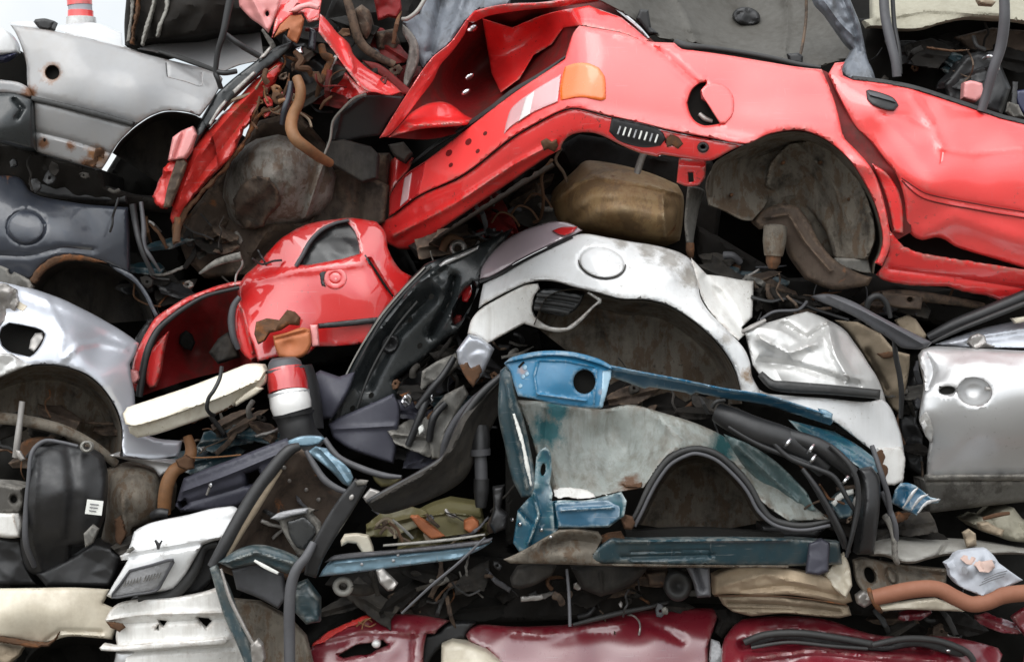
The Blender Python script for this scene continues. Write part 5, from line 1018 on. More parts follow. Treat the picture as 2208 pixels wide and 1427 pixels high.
sh(col, 'blue_plate', BLUE2, '1196,1084 1265,1080 1310,1078 1338,1092 1336,1116 1310,1134 1260,1136 1206,1136 1200,1110', off(dC2, -.014), th=.006, rn=(3, .006), corner=14, label='darker dented blue plate', crum=(.012, 60), ridge=[('1210,1100 1320,1094', 4, -.010)])
sh(col, 'rust_bolt', RUSTY, '1338,1118 1350,1110 1364,1114 1370,1128 1362,1142 1346,1140', -.34, th=.03, rn=(5, .02), crum=(.01, 12), g=4)
for (x, y) in ((1167, 1142), (1187, 1158), (1104, 1120), (1120, 1130)):
    sh(col, 'bolt', CHROME, ell(x, y, 4.5, 4.5), off(dC2, -.02), th=.03, rn=(2.5, .01), wob=None, g=3)
sh(M, 'lower_bracket', RUSTY, '1290,1160 1310,1150 1340,1146 1348,1160 1344,1186 1320,1192 1300,1180', -.28, th=.04, rn=(5, .02), crum=(.02, 20))
arch = [(1362, 1124), (1378, 1094), (1394, 1060), (1414, 1024), (1440, 991), (1474, 972), (1512, 968), (1551, 982), (1590, 1016), (1618, 1050), (1640, 1090), (1664, 1118), (1700, 1130), (1740, 1132), (1790, 1122)]
tube(M, 'arch_seal', RUBBER, [(x, y, -.27) for x, y in arch], [4, 5, 6, 7, 7, 7, 7, 7, 7, 7, 7, 7, 7, 6, 4], 10)
tube(M, 'arch_seal_lip', GRPL, [(x + (6 if x < 1500 else -6 if x < 1660 else 0), y + 10, -.28) for x, y in arch], 4, 8)
well(M, 'wheel_housing', LINER, [(x, y + 4) for x, y in arch[:12]], (1510, 1150), -.25, .40, .86)
dB2 = tps(pts('1090,1200,-.28 1306,1180,-.30 1700,1170,-.26 1810,1190,-.22 1300,1215,-.28 1800,1220,-.2'))
lr = sh(M, 'lower_rail', DKTEAL, '1280,1190 1300,1172 1320,1160 1360,1162 1500,1160 1700,1160 1810,1168 1816,1216 1700,1220 1500,1218 1300,1214 1260,1210', dB2, th=.08, rn=(6, .02), ridge=[('1340,1200 1540,1196', 4, .012), ('1330,1168 1700,1164', 4, -.012), ('1360,1190 1530,1186 1530,1202 1360,1206', 3, .008)], wob=(.01, 90), g=7)
sh(lr, 'dusty_lip', LINER, '1086,1206 1110,1196 1140,1180 1180,1156 1206,1142 1250,1140 1290,1146 1300,1160 1290,1180 1280,1200 1300,1214 1500,1216 1700,1218 1700,1224 1400,1222 1200,1216 1100,1214', off(dB2, -.012), th=.02, rn=(6, .018), crum=(.015, 60), ridge=[('1180,1180 1230,1165 1280,1170', 14, .04)])
sh(lr, 'rail_gap', VOID, '1350,1146 1500,1140 1690,1150 1690,1162 1500,1160 1350,1160', -.22, th=.1, rn=None)
sh(M, 'floor_pan', UNDER, '1090,1200 1300,1210 1800,1214 1900,1200 1900,1330 1500,1300 1300,1330 1100,1340 880,1340 700,1260 1000,1190', .12, th=.9, rn=(10, .05), crum=(.06, 70))
sh(M, 'oil_pan', LINERD, '1230,1222 1300,1216 1400,1220 1380,1245 1340,1272 1295,1286 1255,1270', -.12, th=.2, rn=(16, .06), ridge=[('1296,1236 1300,1284', 4, -.02)])
sh(M, 'engine_mount', LINERD, '1100,1250 1115,1225 1150,1216 1200,1220 1190,1240 1150,1262 1120,1270 1104,1265', -.15, th=.1, rn=(8, .03), crum=(.02, 30))
sh(M, 'mount_bracket', GRPL, '1476,1216 1500,1218 1530,1222 1533,1286 1504,1288 1496,1256', -.22, th=.06, rn=(6, .02), ridge=[('1500,1225 1515,1270', 5, .02)])
sh(M, 'rubber_bush', RUBBER, ell(1462, 1262, 30, 34), -.1, th=.15, rn=(10, .03), dents=[(1462, 1262, 12, .03)])
sh(M, 'exhaust_stub', BROWN, '1390,1232 1440,1228 1446,1264 1400,1262', -.05, th=.1, rn=(10, .04))
# hoses and torn corner at its rear end
sh(M, 'wing_corner', TEAL, '1700,905 1760,920 1800,930 1850,960 1890,990 1895,1016 1880,1030 1840,1000 1790,975 1740,950', tps(pts('1700,905,-.16 1890,1000,-.14 1790,960,-.18')), th=.01, rn=(4, .014), crum=(.025, 50), ridge=[('1720,915 1800,950 1885,1005', 6, -.02)])
sh(M, 'wing_skin', TEALG2, '1560,935 1620,960 1680,1000 1740,1060 1760,1100 1720,1110 1660,1060 1600,1000', tps(pts('1560,935,-.12 1760,1100,-.16 1680,1000,-.18 1660,1060,-.12')), rn=(5, .014), crum=(.02, 60), ridge=[('1590,960 1720,1080', 6, -.016)])
tube(M, 'air_duct', BLACK, '1545,888,-.22 1580,905,-.24 1630,928,-.25 1690,948,-.25 1740,975,-.24 1780,1010,-.23', [20, 26, 29, 28, 26, 22], 14, ribs=.02)
tube(M, 'air_duct', BLACK, '1700,940,-.26 1760,960,-.27 1800,985,-.27 1840,1020,-.26', [16, 18, 18, 14], 12, ribs=.02)
bd = sh(M, 'black_duct', BLACK, '1850,1010 1880,1006 1896,1030 1898,1080 1892,1140 1884,1195 1848,1195 1856,1130 1862,1080 1860,1040', tps(pts('1850,1010,-.27 1896,1060,-.27 1884,1190,-.22 1870,1100,-.30')), th=.1, rn=(12, .04), g=6)
for k, q in enumerate(('1650,935,-.28 1700,985,-.29 1760,1010,-.3 1800,1030,-.3 1830,1080,-.3 1850,1110,-.28', '1730,1010,-.3 1760,1050,-.31 1790,1100,-.31 1815,1150,-.3 1830,1190,-.26', '1745,1030,-.28 1775,1080,-.29 1800,1130,-.29 1822,1180,-.26', '1790,960,-.31 1830,1000,-.32 1848,1040,-.32 1850,1090,-.31 1838,1150,-.3 1825,1200,-.28', '1570,920,-.27 1640,960,-.28 1720,990,-.28 1745,1000,-.28', '1900,1060,-.2 1915,1090,-.2 1930,1130,-.2 1932,1165,-.18', '1880,960,-.22 1900,1020,-.24 1915,1070,-.22 1920,1110,-.2')):
    tube(M, 'cable', BLACK if k not in (5, 6) else GRPL, q, [5, 6, 6, 6, 5, 4][:len(q.split())], 8)
for (x, y) in ((1748, 968), (1752, 990), (1822, 1036), (1698, 955)):
    tube(M, 'hose_clip', CHROME, [(x - 6, y + 8, -.3), (x, y, -.315), (x + 6, y - 8, -.3)], 4, 7)
sh(M, 'headlamp_shell', TEAL, '1790,1085 1810,1064 1838,1056 1846,1090 1836,1116 1812,1118', -.16, th=.06, rn=(6, .02))
sh(M, 'white_flange', STICK, '1792,1084 1812,1062 1840,1054 1842,1064 1816,1076 1800,1092', -.19, th=.01, rn=(3, .008), g=4)
tp = sh(M, 'torn_tip', BLUE2, '1922,1084 1930,1056 1942,1041 1958,1040 1974,1046 1990,1058 2006,1071 2029,1076 2022,1084 2002,1086 1989,1096 1976,1112 1964,1104 1952,1100 1940,1094', -.12, th=.004, rn=(3, .010), crum=(.03, 36), g=5)
for q in ([(1946, 1096, -.15), (1966, 1066, -.155), (1980, 1050, -.15)], [(1964, 1100, -.15), (1984, 1074, -.155), (2002, 1066, -.15)], [(1978, 1106, -.15), (1998, 1084, -.15), (2026, 1076, -.14)]):
    bar(tp, 'bare_crease', SILV, q, [3, 8, 4], .004, (2, .004), jag=1, g=4)
sh(M, 'rust_shreds', RUSTY, '1920,1110 1940,1104 1962,1108 1950,1122 1930,1130 1918,1124', -.08, th=.03, rn=(4, .014), crum=(.03, 16), jag=3)
sh(M, 'purple_flap', PURPL, '1744,1170 1772,1160 1790,1170 1786,1232 1766,1240 1738,1236', -.26, th=.02, rn=(6, .02), crum=(.01, 40))
sh(M, 'battery', BLACK, '1640,1130 1720,1132 1780,1140 1760,1160 1700,1162 1640,1160', -.1, th=.15, rn=(8, .03))

# ================================================================ black wing liners and trim to its left
R = thing('bumper', 'long black bumper shell sweeping down from the blue front end', 'bumper', 'loose black bumpers')
dQ = tps(pts('1085,800,-.16 1000,990,-.20 900,1060,-.24 800,1090,-.26 1080,860,-.10 960,1060,-.14 840,1105,-.2 1040,950,-.12'))
sh(R, 'skin', LINERD, '1090,802 1060,824 1030,850 1004,884 984,920 970,950 950,990 925,1008 890,1026 850,1048 800,1072 790,1082 806,1102 830,1108 870,1098 920,1080 970,1056 1004,1030 1026,990 1046,950 1066,910 1084,870', dQ, th=.03, rn=(8, .025), g=8, ridge=[('1080,820 1010,900 975,970 900,1032 800,1084', 6, -.03), ('1060,880 1010,980 900,1070', 14, .02)])
tube(R, 'edge_seal', BLACK, '1088,804,-.2 1040,846,-.22 1006,890,-.23 984,934,-.24 960,985,-.25 900,1024,-.27 840,1056,-.28 792,1082,-.29', [6, 8, 8, 8, 8, 7, 7, 5], 8)
tube(R, 'lower_bead', GRPL, '700,946,.05 730,985,.02 780,1010,.0 830,1025,-.04 866,1028,-.06', [6, 7, 8, 7, 4], 8)

Rb = thing('bumper', 'black bumper beam with square holes, leaning behind white tailgate', 'bumper', 'loose black bumpers')
sh(Rb, 'beam', PURPL, '386,1062 396,1030 440,1012 500,990 560,966 618,944 640,970 646,1000 610,1030 560,1060 520,1090 470,1100 390,1104 378,1090', tps(pts('386,1062,.12 396,1030,.1 618,944,.02 646,1000,.02 520,1090,.06 390,1104,.12 500,1030,.02')), th=.1, rn=(9, .03), ridge=[('392,1060 500,1020 620,970', 6, -.016), ('400,1085 520,1050 630,1000', 5, .012)], holes=['530,1022 556,1012 562,1024 548,1042 532,1046', '384,1084 400,1078 404,1086 390,1096'], g=7)
sh(Rb, 'beam_backing', VOID, '390,1050 620,960 630,1010 520,1080 390,1095', .2, th=.1, rn=None)
sh(Rb, 'bolt', CHROME, ell(454, 1046, 5, 6), -.01, th=.03, rn=(2, .01), wob=None, g=3)
tube(Rb, 'bolt_stem', BARE, '454,1046,.0 450,1056,.01 446,1066,.02', 3, 6)

Lw = thing('wheel_arch_liner', 'brown wheel arch liner with bolts and black edge, beside white tailgate', 'arch liner')
dLw = tps(pts('461,1215,-.22 552,1060,-.20 629,967,-.18 680,1000,-.12 740,1070,-.06 700,1130,-.04 560,1250,-.10 620,1080,-.06 520,1190,-.16'))
ln = sh(Lw, 'liner', BROWN, '461,1222 490,1170 520,1118 552,1066 590,1012 626,972 650,968 676,990 704,1034 752,1062 742,1090 720,1130 690,1200 640,1240 560,1260 500,1240', dLw, th=.01, rn=(8, .02), g=8, ridge=[('500,1210 560,1100 630,1010', 14, -.02)], wob=(.02, 90))
tube(ln, 'edge_seal', BLACK, '458,1222,-.25 488,1168,-.25 520,1112,-.24 552,1060,-.23 590,1008,-.22 622,972,-.21 646,962,-.2', [12, 14, 15, 15, 14, 13, 8], 10)
tube(ln, 'inner_edge', TAN, '480,1215,-.24 512,1155,-.24 545,1100,-.23 580,1046,-.22 606,1012,-.2', [5, 9, 11, 9, 4], 8)
tube(ln, 'arch_rim', GRPL, '660,972,-.16 676,1000,-.17 700,1034,-.18 730,1054,-.19 754,1062,-.19', [5, 7, 8, 7, 5], 8)
for (x, y) in ((613, 1008), (624, 1036), (687, 1077), (660, 1056)):
    sh(ln, 'bolt', BARE, ell(x, y, 5, 5), off(dLw, -.012), th=.03, rn=(2.5, .012), wob=None, g=3)
sh(Lw, 'blue_lining', PALEBL, '662,974 680,962 704,966 716,980 738,996 756,1014 762,1030 754,1050 738,1042 722,1024 700,1004 676,986', tps(pts('662,974,-.12 716,980,-.14 756,1014,-.16 740,1040,-.13')), rn=(5, .014), crum=(.02, 40), ridge=[('690,968 720,1000 748,1040', 5, -.014)])
sh(Lw, 'blue_cap', PALEBL, '620,950 650,940 690,940 700,946 688,958 660,962 624,962', -.1, th=.02, rn=(4, .014))
sh(Lw, 'silver_tongue', BARE, '782,1072 798,1052 820,1060 830,1072 812,1080 790,1084', -.24, th=.01, rn=(4, .012))
sh(Lw, 'green_lining', OLIVE, '800,1010 830,1022 866,1032 850,1046 822,1050 806,1034', -.02, th=.02, rn=(5, .016))

mr_ = thing('wing_mirror', 'broken grey mirror housing lying in the brown arch liner', 'mirror')
sh(mr_, 'housing', GALV, '584,1116 600,1106 640,1098 664,1096 676,1100 672,1108 690,1128 692,1150 680,1168 660,1196 644,1200 624,1170 610,1146 602,1124', -.2, th=.05, rn=(6, .02), crum=(.02, 50), g=6)
sh(mr_, 'glass', GLASS, '618,1124 656,1112 678,1134 682,1150 656,1186 640,1180 626,1158', -.225, th=.01, rn=(4, .01))
sh(mr_, 'chrome_rim', PLATE, '582,1118 600,1106 640,1098 664,1096 660,1106 630,1112 602,1120', -.24, th=.03, rn=(4, .014))

st = thing('bonnet_stay', 'black flat bar leaning diagonally over the pale blue crossbeam', 'bar')
bar(st, 'bar', BLACK, '778,1040,-.38 740,1096,-.37 706,1150,-.36 680,1200,-.35 668,1242,-.33', [30, 40, 38, 34, 26], .03, (5, .014))
sh(st, 'bolt', BARE, ell(758, 1072, 5, 7, 30), -.392, th=.02, rn=(2.5, .008), wob=None, g=3)
sh(st, 'end_tab', GALV, '764,1038 774,1034 794,1036 790,1044 770,1048', -.395, th=.02, rn=(3, .008), g=4)

cb = thing('crossbeam', 'pale blue steel crossbeam running from black bar to blue front end', 'beam')
dcb = dline([(690, 1225, -.30), (860, 1200, -.29), (1030, 1172, -.27)])
sh(cb, 'beam', PALEBL, '687,1243 700,1222 722,1204 790,1198 860,1192 940,1184 1030,1173 1060,1168 1040,1182 1006,1198 989,1205 920,1214 845,1224 770,1234', dcb, th=.08, rn=(5, .02), g=6, wob=(.01, 60), ridge=[('720,1215 860,1200 1020,1182', 4, -.010)])
sh(cb, 'beam_top', GRPL, '700,1212 722,1198 860,1185 1030,1166 1062,1160 1058,1168 1030,1176 860,1194 724,1208', off(dcb, -.02), th=.03, rn=(3, .012), wob=None)
for (x, y) in ((848, 1208), (858, 1196), (780, 1216)):
    sh(cb, 'rivet', PLATE, ell(x, y, 3.5, 3.5), off(dcb, -.014), th=.02, rn=(2, .006), wob=None, g=3)
sh(cb, 'clip', BARE, '810,1228 826,1224 836,1236 858,1258 848,1272 836,1274 818,1256', -.31, th=.03, rn=(4, .016), crum=(.012, 20), g=4)
tube(cb, 'tow_eye', PIPE, [(740 + 16 * math.cos(a / 8 * 6.2832), 1264 + 15 * math.sin(a / 8 * 6.2832), -.22) for a in range(9)], 7, 8)
tube(cb, 'tow_eye_stem', LINERD, '752,1268,-.2 775,1272,-.16 800,1270,-.1', [12, 13, 12], 8)
bar(None, 'metal_lath', PIPE, '826,1176,-.30 900,1170,-.30 980,1162,-.29 1046,1152,-.28', [5, 6, 6, 4], .012, (2, .005), label='thin grey lath lying on the pale blue crossbeam', cat='lath')
tube(None, 'steel_rod', GRPL, '1046,1158,-.36 990,1212,-.37 930,1262,-.37 866,1322,-.36', [2.2, 3, 3, 2.5], 7, label='thin straight rod slanting down from the blue front end', cat='rod')
tube(None, 'steel_rod', GRPL, '1222,1226,-.24 1226,1270,-.24 1228,1310,-.25 1229,1350,-.26', [3, 3.5, 3.5, 3.5], 7, label='thin upright rod standing on the maroon bonnet', cat='rod')
sb = thing('shock_absorber', 'black shock absorber hanging beside the teal post', 'damper')
tube(sb, 'body', BLACK, '1034,920,-.12 1035,945,-.13 1036,975,-.14', [20, 22, 20], 12)
tube(sb, 'piston', GRPL, '1036,975,-.14 1037,1005,-.14 1038,1035,-.14', [13, 14, 14], 12)
tube(sb, 'lower_cap', BLACK, '1038,1032,-.14 1038,1060,-.14 1037,1094,-.14', [17, 17, 11], 12)
tube(sb, 'collar', GRPL, '1035,968,-.14 1036,982,-.14', [23, 22], 12)
sh(None, 'black_duct_piece', BLACK, '1062,1050 1088,1046 1084,1070 1080,1096 1096,1110 1090,1140 1066,1150 1054,1130 1064,1098', -.2, th=.06, rn=(7, .024), crum=(.01, 30), label='black bent plastic duct left of the teal column', cat='duct')
oc = thing('plastic_container', 'olive and orange plastic container wedged below the black bumper shell', 'container')
sh(oc, 'body', OLIVE, '888,1112 926,1092 968,1078 1034,1088 1044,1136 1012,1150 952,1158 918,1140', tps(pts('888,1112,-.04 968,1078,.06 1034,1088,.04 952,1158,-.10 1040,1140,-.06')), th=.2, rn=(3, .008), corner=14, ridge=[('900,1115 968,1104 1036,1112', 4, -.02)])
sh(oc, 'orange_base', ORRUST, '884,1114 900,1112 930,1132 962,1156 930,1162 905,1140', -.10, th=.1, rn=(3, .01), corner=14)
sh(oc, 'cap', ORRUST, '1000,1122 1018,1114 1032,1124 1034,1144 1014,1150 1000,1140', -.12, th=.05, rn=(4, .012), crum=(.01, 16))
bb = sh(None, 'seat_bracket', CREAM, '734,1166 742,1152 768,1150 794,1154 804,1180 806,1194 784,1196 768,1172 750,1170 736,1178', -.2, th=.03, rn=(5, .016), label='cream bent bracket standing on the pale blue crossbeam', cat='bracket')
for i, q in enumerate(('812,1132,-.18 830,1118,-.2 846,1126,-.2 852,1160,-.2', '840,1128,-.2 856,1140,-.22 868,1168,-.22', '820,1150,-.18 834,1136,-.2 850,1150,-.2 884,1168,-.18', '846,1120,-.2 870,1140,-.2 890,1160,-.18')):
    tube(None, 'wire_end', (TAN, RUSTY, BROWN, PIPE)[i], q, 3.4, 6, label=('tan wire end arched above the pale blue crossbeam', 'short rusty wire end beside the tan wire', 'brown wire end curling under the tan wire', 'grey wire end slanting towards the olive container')[i], cat='wire', group='wire ends above the crossbeam')
fr = thing('door_frame', 'bent dark metal frame with grey edge seal in front of white bumper', 'frame')
tube(fr, 'edge_seal', GRPL, '676,1170,-.36 660,1200,-.38 640,1226,-.39 628,1262,-.39 624,1310,-.39 624,1370,-.38 625,1450,-.38', [8, 10, 11, 12, 12, 12, 12], 10)
bar(fr, 'steel_post', DKTEAL, '458,1222,-.34 480,1275,-.34 500,1334,-.34 522,1382,-.34 548,1450,-.34', [14, 26, 28, 26, 24], .05, (5, .02))
bar(fr, 'bare_edge', BARE, '476,1226,-.38 496,1290,-.385 520,1340,-.385 552,1400,-.38', [5, 8, 8, 8], .01, (2, .005))
sh(fr, 'arm', DKTEAL, '470,1212 510,1186 552,1176 600,1186 640,1204 650,1218 620,1236 560,1216 500,1226', -.3, th=.05, rn=(8, .03), ridge=[('490,1212 552,1190 630,1214', 6, -.02)])
bar(fr, 'bare_edge', STICK, '548,1208,-.335 572,1222,-.34 600,1236,-.335', [5, 8, 6], .01, (2, .004))
sh(fr, 'grey_plate', GRPL, '500,1228 556,1220 610,1238 616,1290 600,1312 560,1290 510,1270', -.2, th=.03, rn=(6, .02))
sh(fr, 'dusty_panel', LINER, '500,1290 560,1296 620,1330 660,1370 680,1450 560,1450 520,1370', -.1, th=.03, rn=(8, .03), crum=(.02, 70))
sh(fr, 'blue_foot', DKTEAL, '632,1262 660,1250 690,1290 690,1340 660,1346 636,1320', -.2, th=.06, rn=(8, .03), crum=(.02, 30))
sh(fr, 'end_clip', BARE, '540,1390 556,1376 566,1388 572,1420 560,1450 545,1450', -.4, th=.03, rn=(4, .014), crum=(.014, 18))

junk(M, '1100,1222 1480,1226 1470,1330 900,1320 720,1300 700,1262 1000,1210', 40, -.14, .08, DK)
junk(M, '1330,826 1540,870 1600,900 1500,905 1340,868', 10, -.12, .1, DK)
junk(M, '800,1110 1060,1100 1060,1150 840,1170', 16, -.12, .1, DK + [TAN])
junk(M, '1740,1040 1850,1050 1850,1160 1800,1170', 10, -.2, -.1, DK)
junk(Lw, '560,1110 690,1080 700,1140 640,1220 560,1230', 8, -.16, -.08, DK)

layers(M, '1100,1222 1480,1226 1470,1320 900,1320 720,1300 700,1262 1000,1210', 16, .0, .16, [UNDER, UNDER, LINERD, VOID, BROWN], (50, 120))
layers(M, '1330,830 1540,874 1600,900 1500,905 1340,875', 5, -.06, .14, [LINERD, BROWN, UNDER, DKTEAL])
layers(M, '800,1100 1060,1090 1060,1150 840,1170', 7, -.02, .14, [LINERD, BROWN, OLIVE, UNDER])
layers(M, '1800,1120 1950,1110 2060,1120 2060,1160 1860,1170', 6, -.06, .1, [LINERD, UNDER, BROWN])

# ================================================================ lower left: white tailgate, white bumper, cream wing, black guard
T = thing('tailgate', 'white car tailgate with scuffed number plate, propped at the lower left', 'tailgate')
dTg = tps(pts('289,1145,-.10 404,1112,-.14 518,1100,-.10 276,1203,-.16 484,1164,-.18 360,1180,-.20 242,1287,-.12 377,1272,-.12 330,1250,-.17'))
tg = sh(T, 'skin', WHITE, '286,1156 289,1146 300,1138 325,1127 364,1118 404,1110 454,1097 484,1093 502,1092 518,1101 508,1120 496,1142 484,1162 460,1166 437,1174 420,1202 400,1238 377,1270 354,1274 300,1280 242,1290 230,1284 246,1256 262,1230 276,1206 262,1208 258,1198 272,1190 280,1176', dTg, th=.02, rn=(7, .02), g=7, ridge=[('262,1204 300,1196 370,1184 484,1164', 5, .016), ('300,1150 400,1122 500,1106', 8, -.008)], dents=[(400, 1112, 14, .01)])
pl = sh(tg, 'number_plate', PLATE, '280,1230 326,1218 372,1206 362,1232 350,1254 338,1272 290,1280 242,1286 260,1258', off(dTg, -.014), th=.012, rn=(4, .006), wob=None, g=5)
tube(pl, 'plate_frame', GRPL, [(x, y, float(dTg(x, y)) - .018) for x, y in ((280, 1230), (326, 1218), (373, 1206), (362, 1232), (350, 1254), (336, 1273), (290, 1281), (242, 1287), (260, 1258), (280, 1230))], 3, 6, 3)
for i in range(12):
    x = 268 + i * 6.4 + (5 if i > 5 else 0); y = 1256 - (x - 272) * .23
    bar(pl, 'worn_embossing', GALV, [(x + 4, y - 7, float(dTg(x, y)) - .0195), (x - 2, y + 7, float(dTg(x, y)) - .0195)], [1.6, 2.0], .003, None, g=3)
bar(tg, 'badge', BLACK, [(334, 1164, -.225), (340, 1174, -.225), (341, 1184, -.225)], [4, 7, 5], .01, (2, .004), g=3)
bar(tg, 'badge', BLACK, [(349, 1165, -.226), (343, 1175, -.226), (341, 1184, -.226)], [3, 5, 4], .01, (2, .004), g=3)
sh(tg, 'handle_tab', GALV, '274,1184 284,1178 290,1184 280,1192 272,1192', -.19, th=.02, rn=(3, .01), g=4)
tube(T, 'rubber_seal', RUBBER, '300,1290,-.10 340,1288,-.11 376,1279,-.12 404,1252,-.13 424,1216,-.13 440,1180,-.12 470,1172,-.12', [10, 10, 11, 13, 13, 10, 8], 10)
sh(T, 'inner_skin', BLACK, '380,1275 410,1230 440,1176 480,1166 470,1200 458,1250 430,1280 390,1288 300,1296 282,1292 290,1282', -.04, th=.05, rn=(8, .02))

V = thing('bumper', 'stepped white car bumper with triangular holes, under the white tailgate', 'bumper', 'white bumper at the bottom')
dVb = tps(pts('229,1337,-.06 256,1310,-.08 437,1293,-.16 484,1304,-.14 249,1364,-.04 484,1381,-.14 540,1420,-.06 360,1330,-.16 360,1400,-.14 240,1450,-.06 540,1450,-.06'))
sh(V, 'skin', WHITED, '226,1336 236,1318 252,1302 300,1292 370,1288 437,1276 478,1262 492,1330 506,1370 530,1400 545,1460 240,1460 246,1430 254,1404 250,1378 250,1364 256,1348 236,1346', dVb, th=.02, rn=(7, .022), g=7, holes=['342,1336 360,1338 352,1350 346,1346', '424,1330 450,1332 456,1338 444,1352 436,1346', '336,1354 342,1346 342,1358'],
   ridge=[('234,1336 300,1326 400,1322 490,1320', 5, -.024), ('240,1346 320,1342 490,1334', 5, .014), ('232,1396 300,1388 400,1384 490,1378', 6, -.030), ('250,1408 380,1400 500,1394', 6, .02)])
sh(V, 'step_lip', WHITED, '214,1396 222,1388 250,1392 330,1386 430,1380 484,1374 492,1382 484,1390 420,1394 330,1400 250,1404 218,1402', off(dVb, -.04), th=.04, rn=(4, .014), label='projecting lower step of the bumper')
sh(V, 'backing', VOID, '250,1310 480,1300 500,1450 250,1450', .02, th=.1, rn=None)
sh(V, 'rust_corner', RUSTY, '228,1340 246,1342 262,1344 270,1352 258,1362 246,1356 236,1348', -.09, th=.01, rn=(3, .01), jag=1.5, g=4)
sh(V, 'lower_skin', SILV, '250,1404 300,1402 420,1398 490,1392 520,1402 540,1460 240,1460', -.06, th=.02, rn=(5, .016), wob=(.014, 60))

Qc = thing('crushed_car', 'cream white crushed car wing with black wheel arch, at the bottom left corner', 'car', 'crushed cars in the pile')
dQc = tps(pts('-40,1272,.06 236,1270,.06 -40,1370,.0 67,1384,.02 242,1377,.02 120,1320,-.05 0,1320,-.04'))
sh(Qc, 'wing', CREAM, '-40,1268 0,1268 80,1267 160,1266 236,1270 228,1290 222,1300 250,1312 256,1340 242,1378 200,1374 161,1371 138,1373 118,1380 92,1386 67,1384 30,1376 -40,1368', dQc, rn=(7, .018), g=8, dents=[(120, 1275, 30, .01)], ridge=[('100,1380 130,1360 220,1362', 5, .012)])
sh(Qc, 'rust_edge', RUSTY, '-40,1368 20,1374 66,1383 96,1386 116,1378 130,1358 122,1378 104,1392 70,1396 30,1388 -40,1380', -.02, th=.02, rn=(3, .012), jag=1.5)
sh(Qc, 'rust_foot', TAN, '-40,1380 20,1390 48,1396 40,1414 20,1430 -40,1440', .02, th=.05, rn=(5, .02), crum=(.03, 24), jag=2)
well(Qc, 'wheel_housing', VOID, '40,1470 60,1420 84,1396 120,1382 160,1374 240,1378 290,1400 300,1470', (165, 1480), .04, .4, .85)
sh(Qc, 'floor_shell', VOID, '-60,1230 240,1240 500,1300 540,1500 530,1925 -60,1925', .42, th=1.0, rn=None, wob=(.06, 60))

O = thing('wheel_arch_liner', 'glossy black plastic wheel arch liner with white sticker, above the cream wing', 'arch liner')
dO = tps(pts('64,981,.02 87,954,.06 168,964,.06 219,981,.08 229,1065,.04 202,1162,.06 145,1240,.14 77,1240,.12 44,1166,.04 130,1060,-.06 90,1100,-.03'))
sh(O, 'shell', BLACK, '62,1000 66,978 74,962 88,953 120,952 168,960 200,968 222,982 230,1020 230,1065 222,1120 204,1162 176,1176 152,1178 150,1210 146,1242 110,1244 77,1240 58,1226 48,1200 44,1166 50,1110 56,1050', dO, th=.02, rn=(12, .04), g=7, ridge=[('80,990 76,1080 72,1160 90,1230', 7, -.014), ('150,970 160,1060 150,1160', 14, .02)], wob=(.014, 90))
tube(O, 'rim', GRPL, '74,1220,.06 56,1170,-.01 56,1100,-.02 62,1030,-.02 66,985,-.01 78,962,.01 100,950,.03 130,953,.03 168,962,.03', [6, 7, 6, 5, 5, 5, 5, 4, 4], 8)
sh(O, 'ring', PIPE, ell(186, 963, 14, 13), .0, th=.03, rn=(4, .014), holes=[ell(187, 962, 7, 7)], wob=None, g=4)
sk = sh(O, 'sticker', STICK, '188,1076 223,1080 219,1111 183,1107', -.035, th=.003, rn=None, wob=None)
for k in range(3):
    bar(sk, 'print_line', INK, [(194 - k, 1086 + k * 7, -.039), (213 - k * 3, 1088 + k * 7, -.039)], 2.2, .002, None, g=3)
sh(O, 'lower_guard', BLACK, '76,1236 150,1200 200,1166 240,1180 262,1200 250,1240 236,1266 100,1264', .1, th=.2, rn=(10, .04), crum=(.02, 60))
tk = thing('tank', 'grey dusty metal tank behind the glossy black arch liner', 'tank')
sh(tk, 'shell', LINER, '228,1010 260,1000 310,1006 344,1020 356,1060 350,1110 330,1126 290,1140 280,1180 240,1200 216,1170 228,1110', tps(pts('228,1010,.22 344,1020,.22 350,1110,.2 216,1170,.24 290,1070,.12')), th=.3, rn=(18, .06), crum=(.02, 60), ridge=[('262,1060 270,1170', 8, -.02)])
sh(tk, 'bracket', GALV, '180,1150 200,1130 212,1140 200,1170 184,1180', -.04, th=.02, rn=(4, .012), crum=(.01, 20))
sh(tk, 'rust_seam', RUSTY, '248,1120 262,1110 272,1150 262,1176 250,1170', .13, th=.02, rn=(4, .014), jag=2)
ob = thing('plastic_box', 'grey and white plastic box cut by the left edge beside the black liner', 'box')
sh(ob, 'body', GALV, '-40,1040 20,1044 48,1052 52,1080 46,1106 -40,1110', .06, th=.2, rn=(8, .03), holes=[ell(30, 1076, 6, 7)])
sh(ob, 'hole_back', VOID, ell(30, 1076, 9, 10), .09, th=.05, rn=None, wob=None)
sh(ob, 'white_base', WHITED, '-40,1104 40,1106 48,1130 44,1158 20,1160 -40,1152', .04, th=.2, rn=(8, .03), ridge=[('28,1108 38,1156', 4, -.01)])
sh(ob, 'black_base', BLACK, '-40,1156 46,1162 60,1220 80,1260 -40,1262', .16, th=.3, rn=(8, .03), crum=(.02, 50))
sh(ob, 'silver_scrap', BARE, '32,968 44,972 54,990 46,994 36,984', -.02, th=.01, rn=(3, .01), g=4)
tube(None, 'ochre_hose', ORPIPE, '404,940,.16 412,970,.15 402,998,.14 376,1014,.13 362,1040,.13 356,1070,.14 354,1106,.16', [10, 13, 14, 15, 16, 16, 15], 12, label='ochre rubber hose bent above the white tailgate', cat='hose')
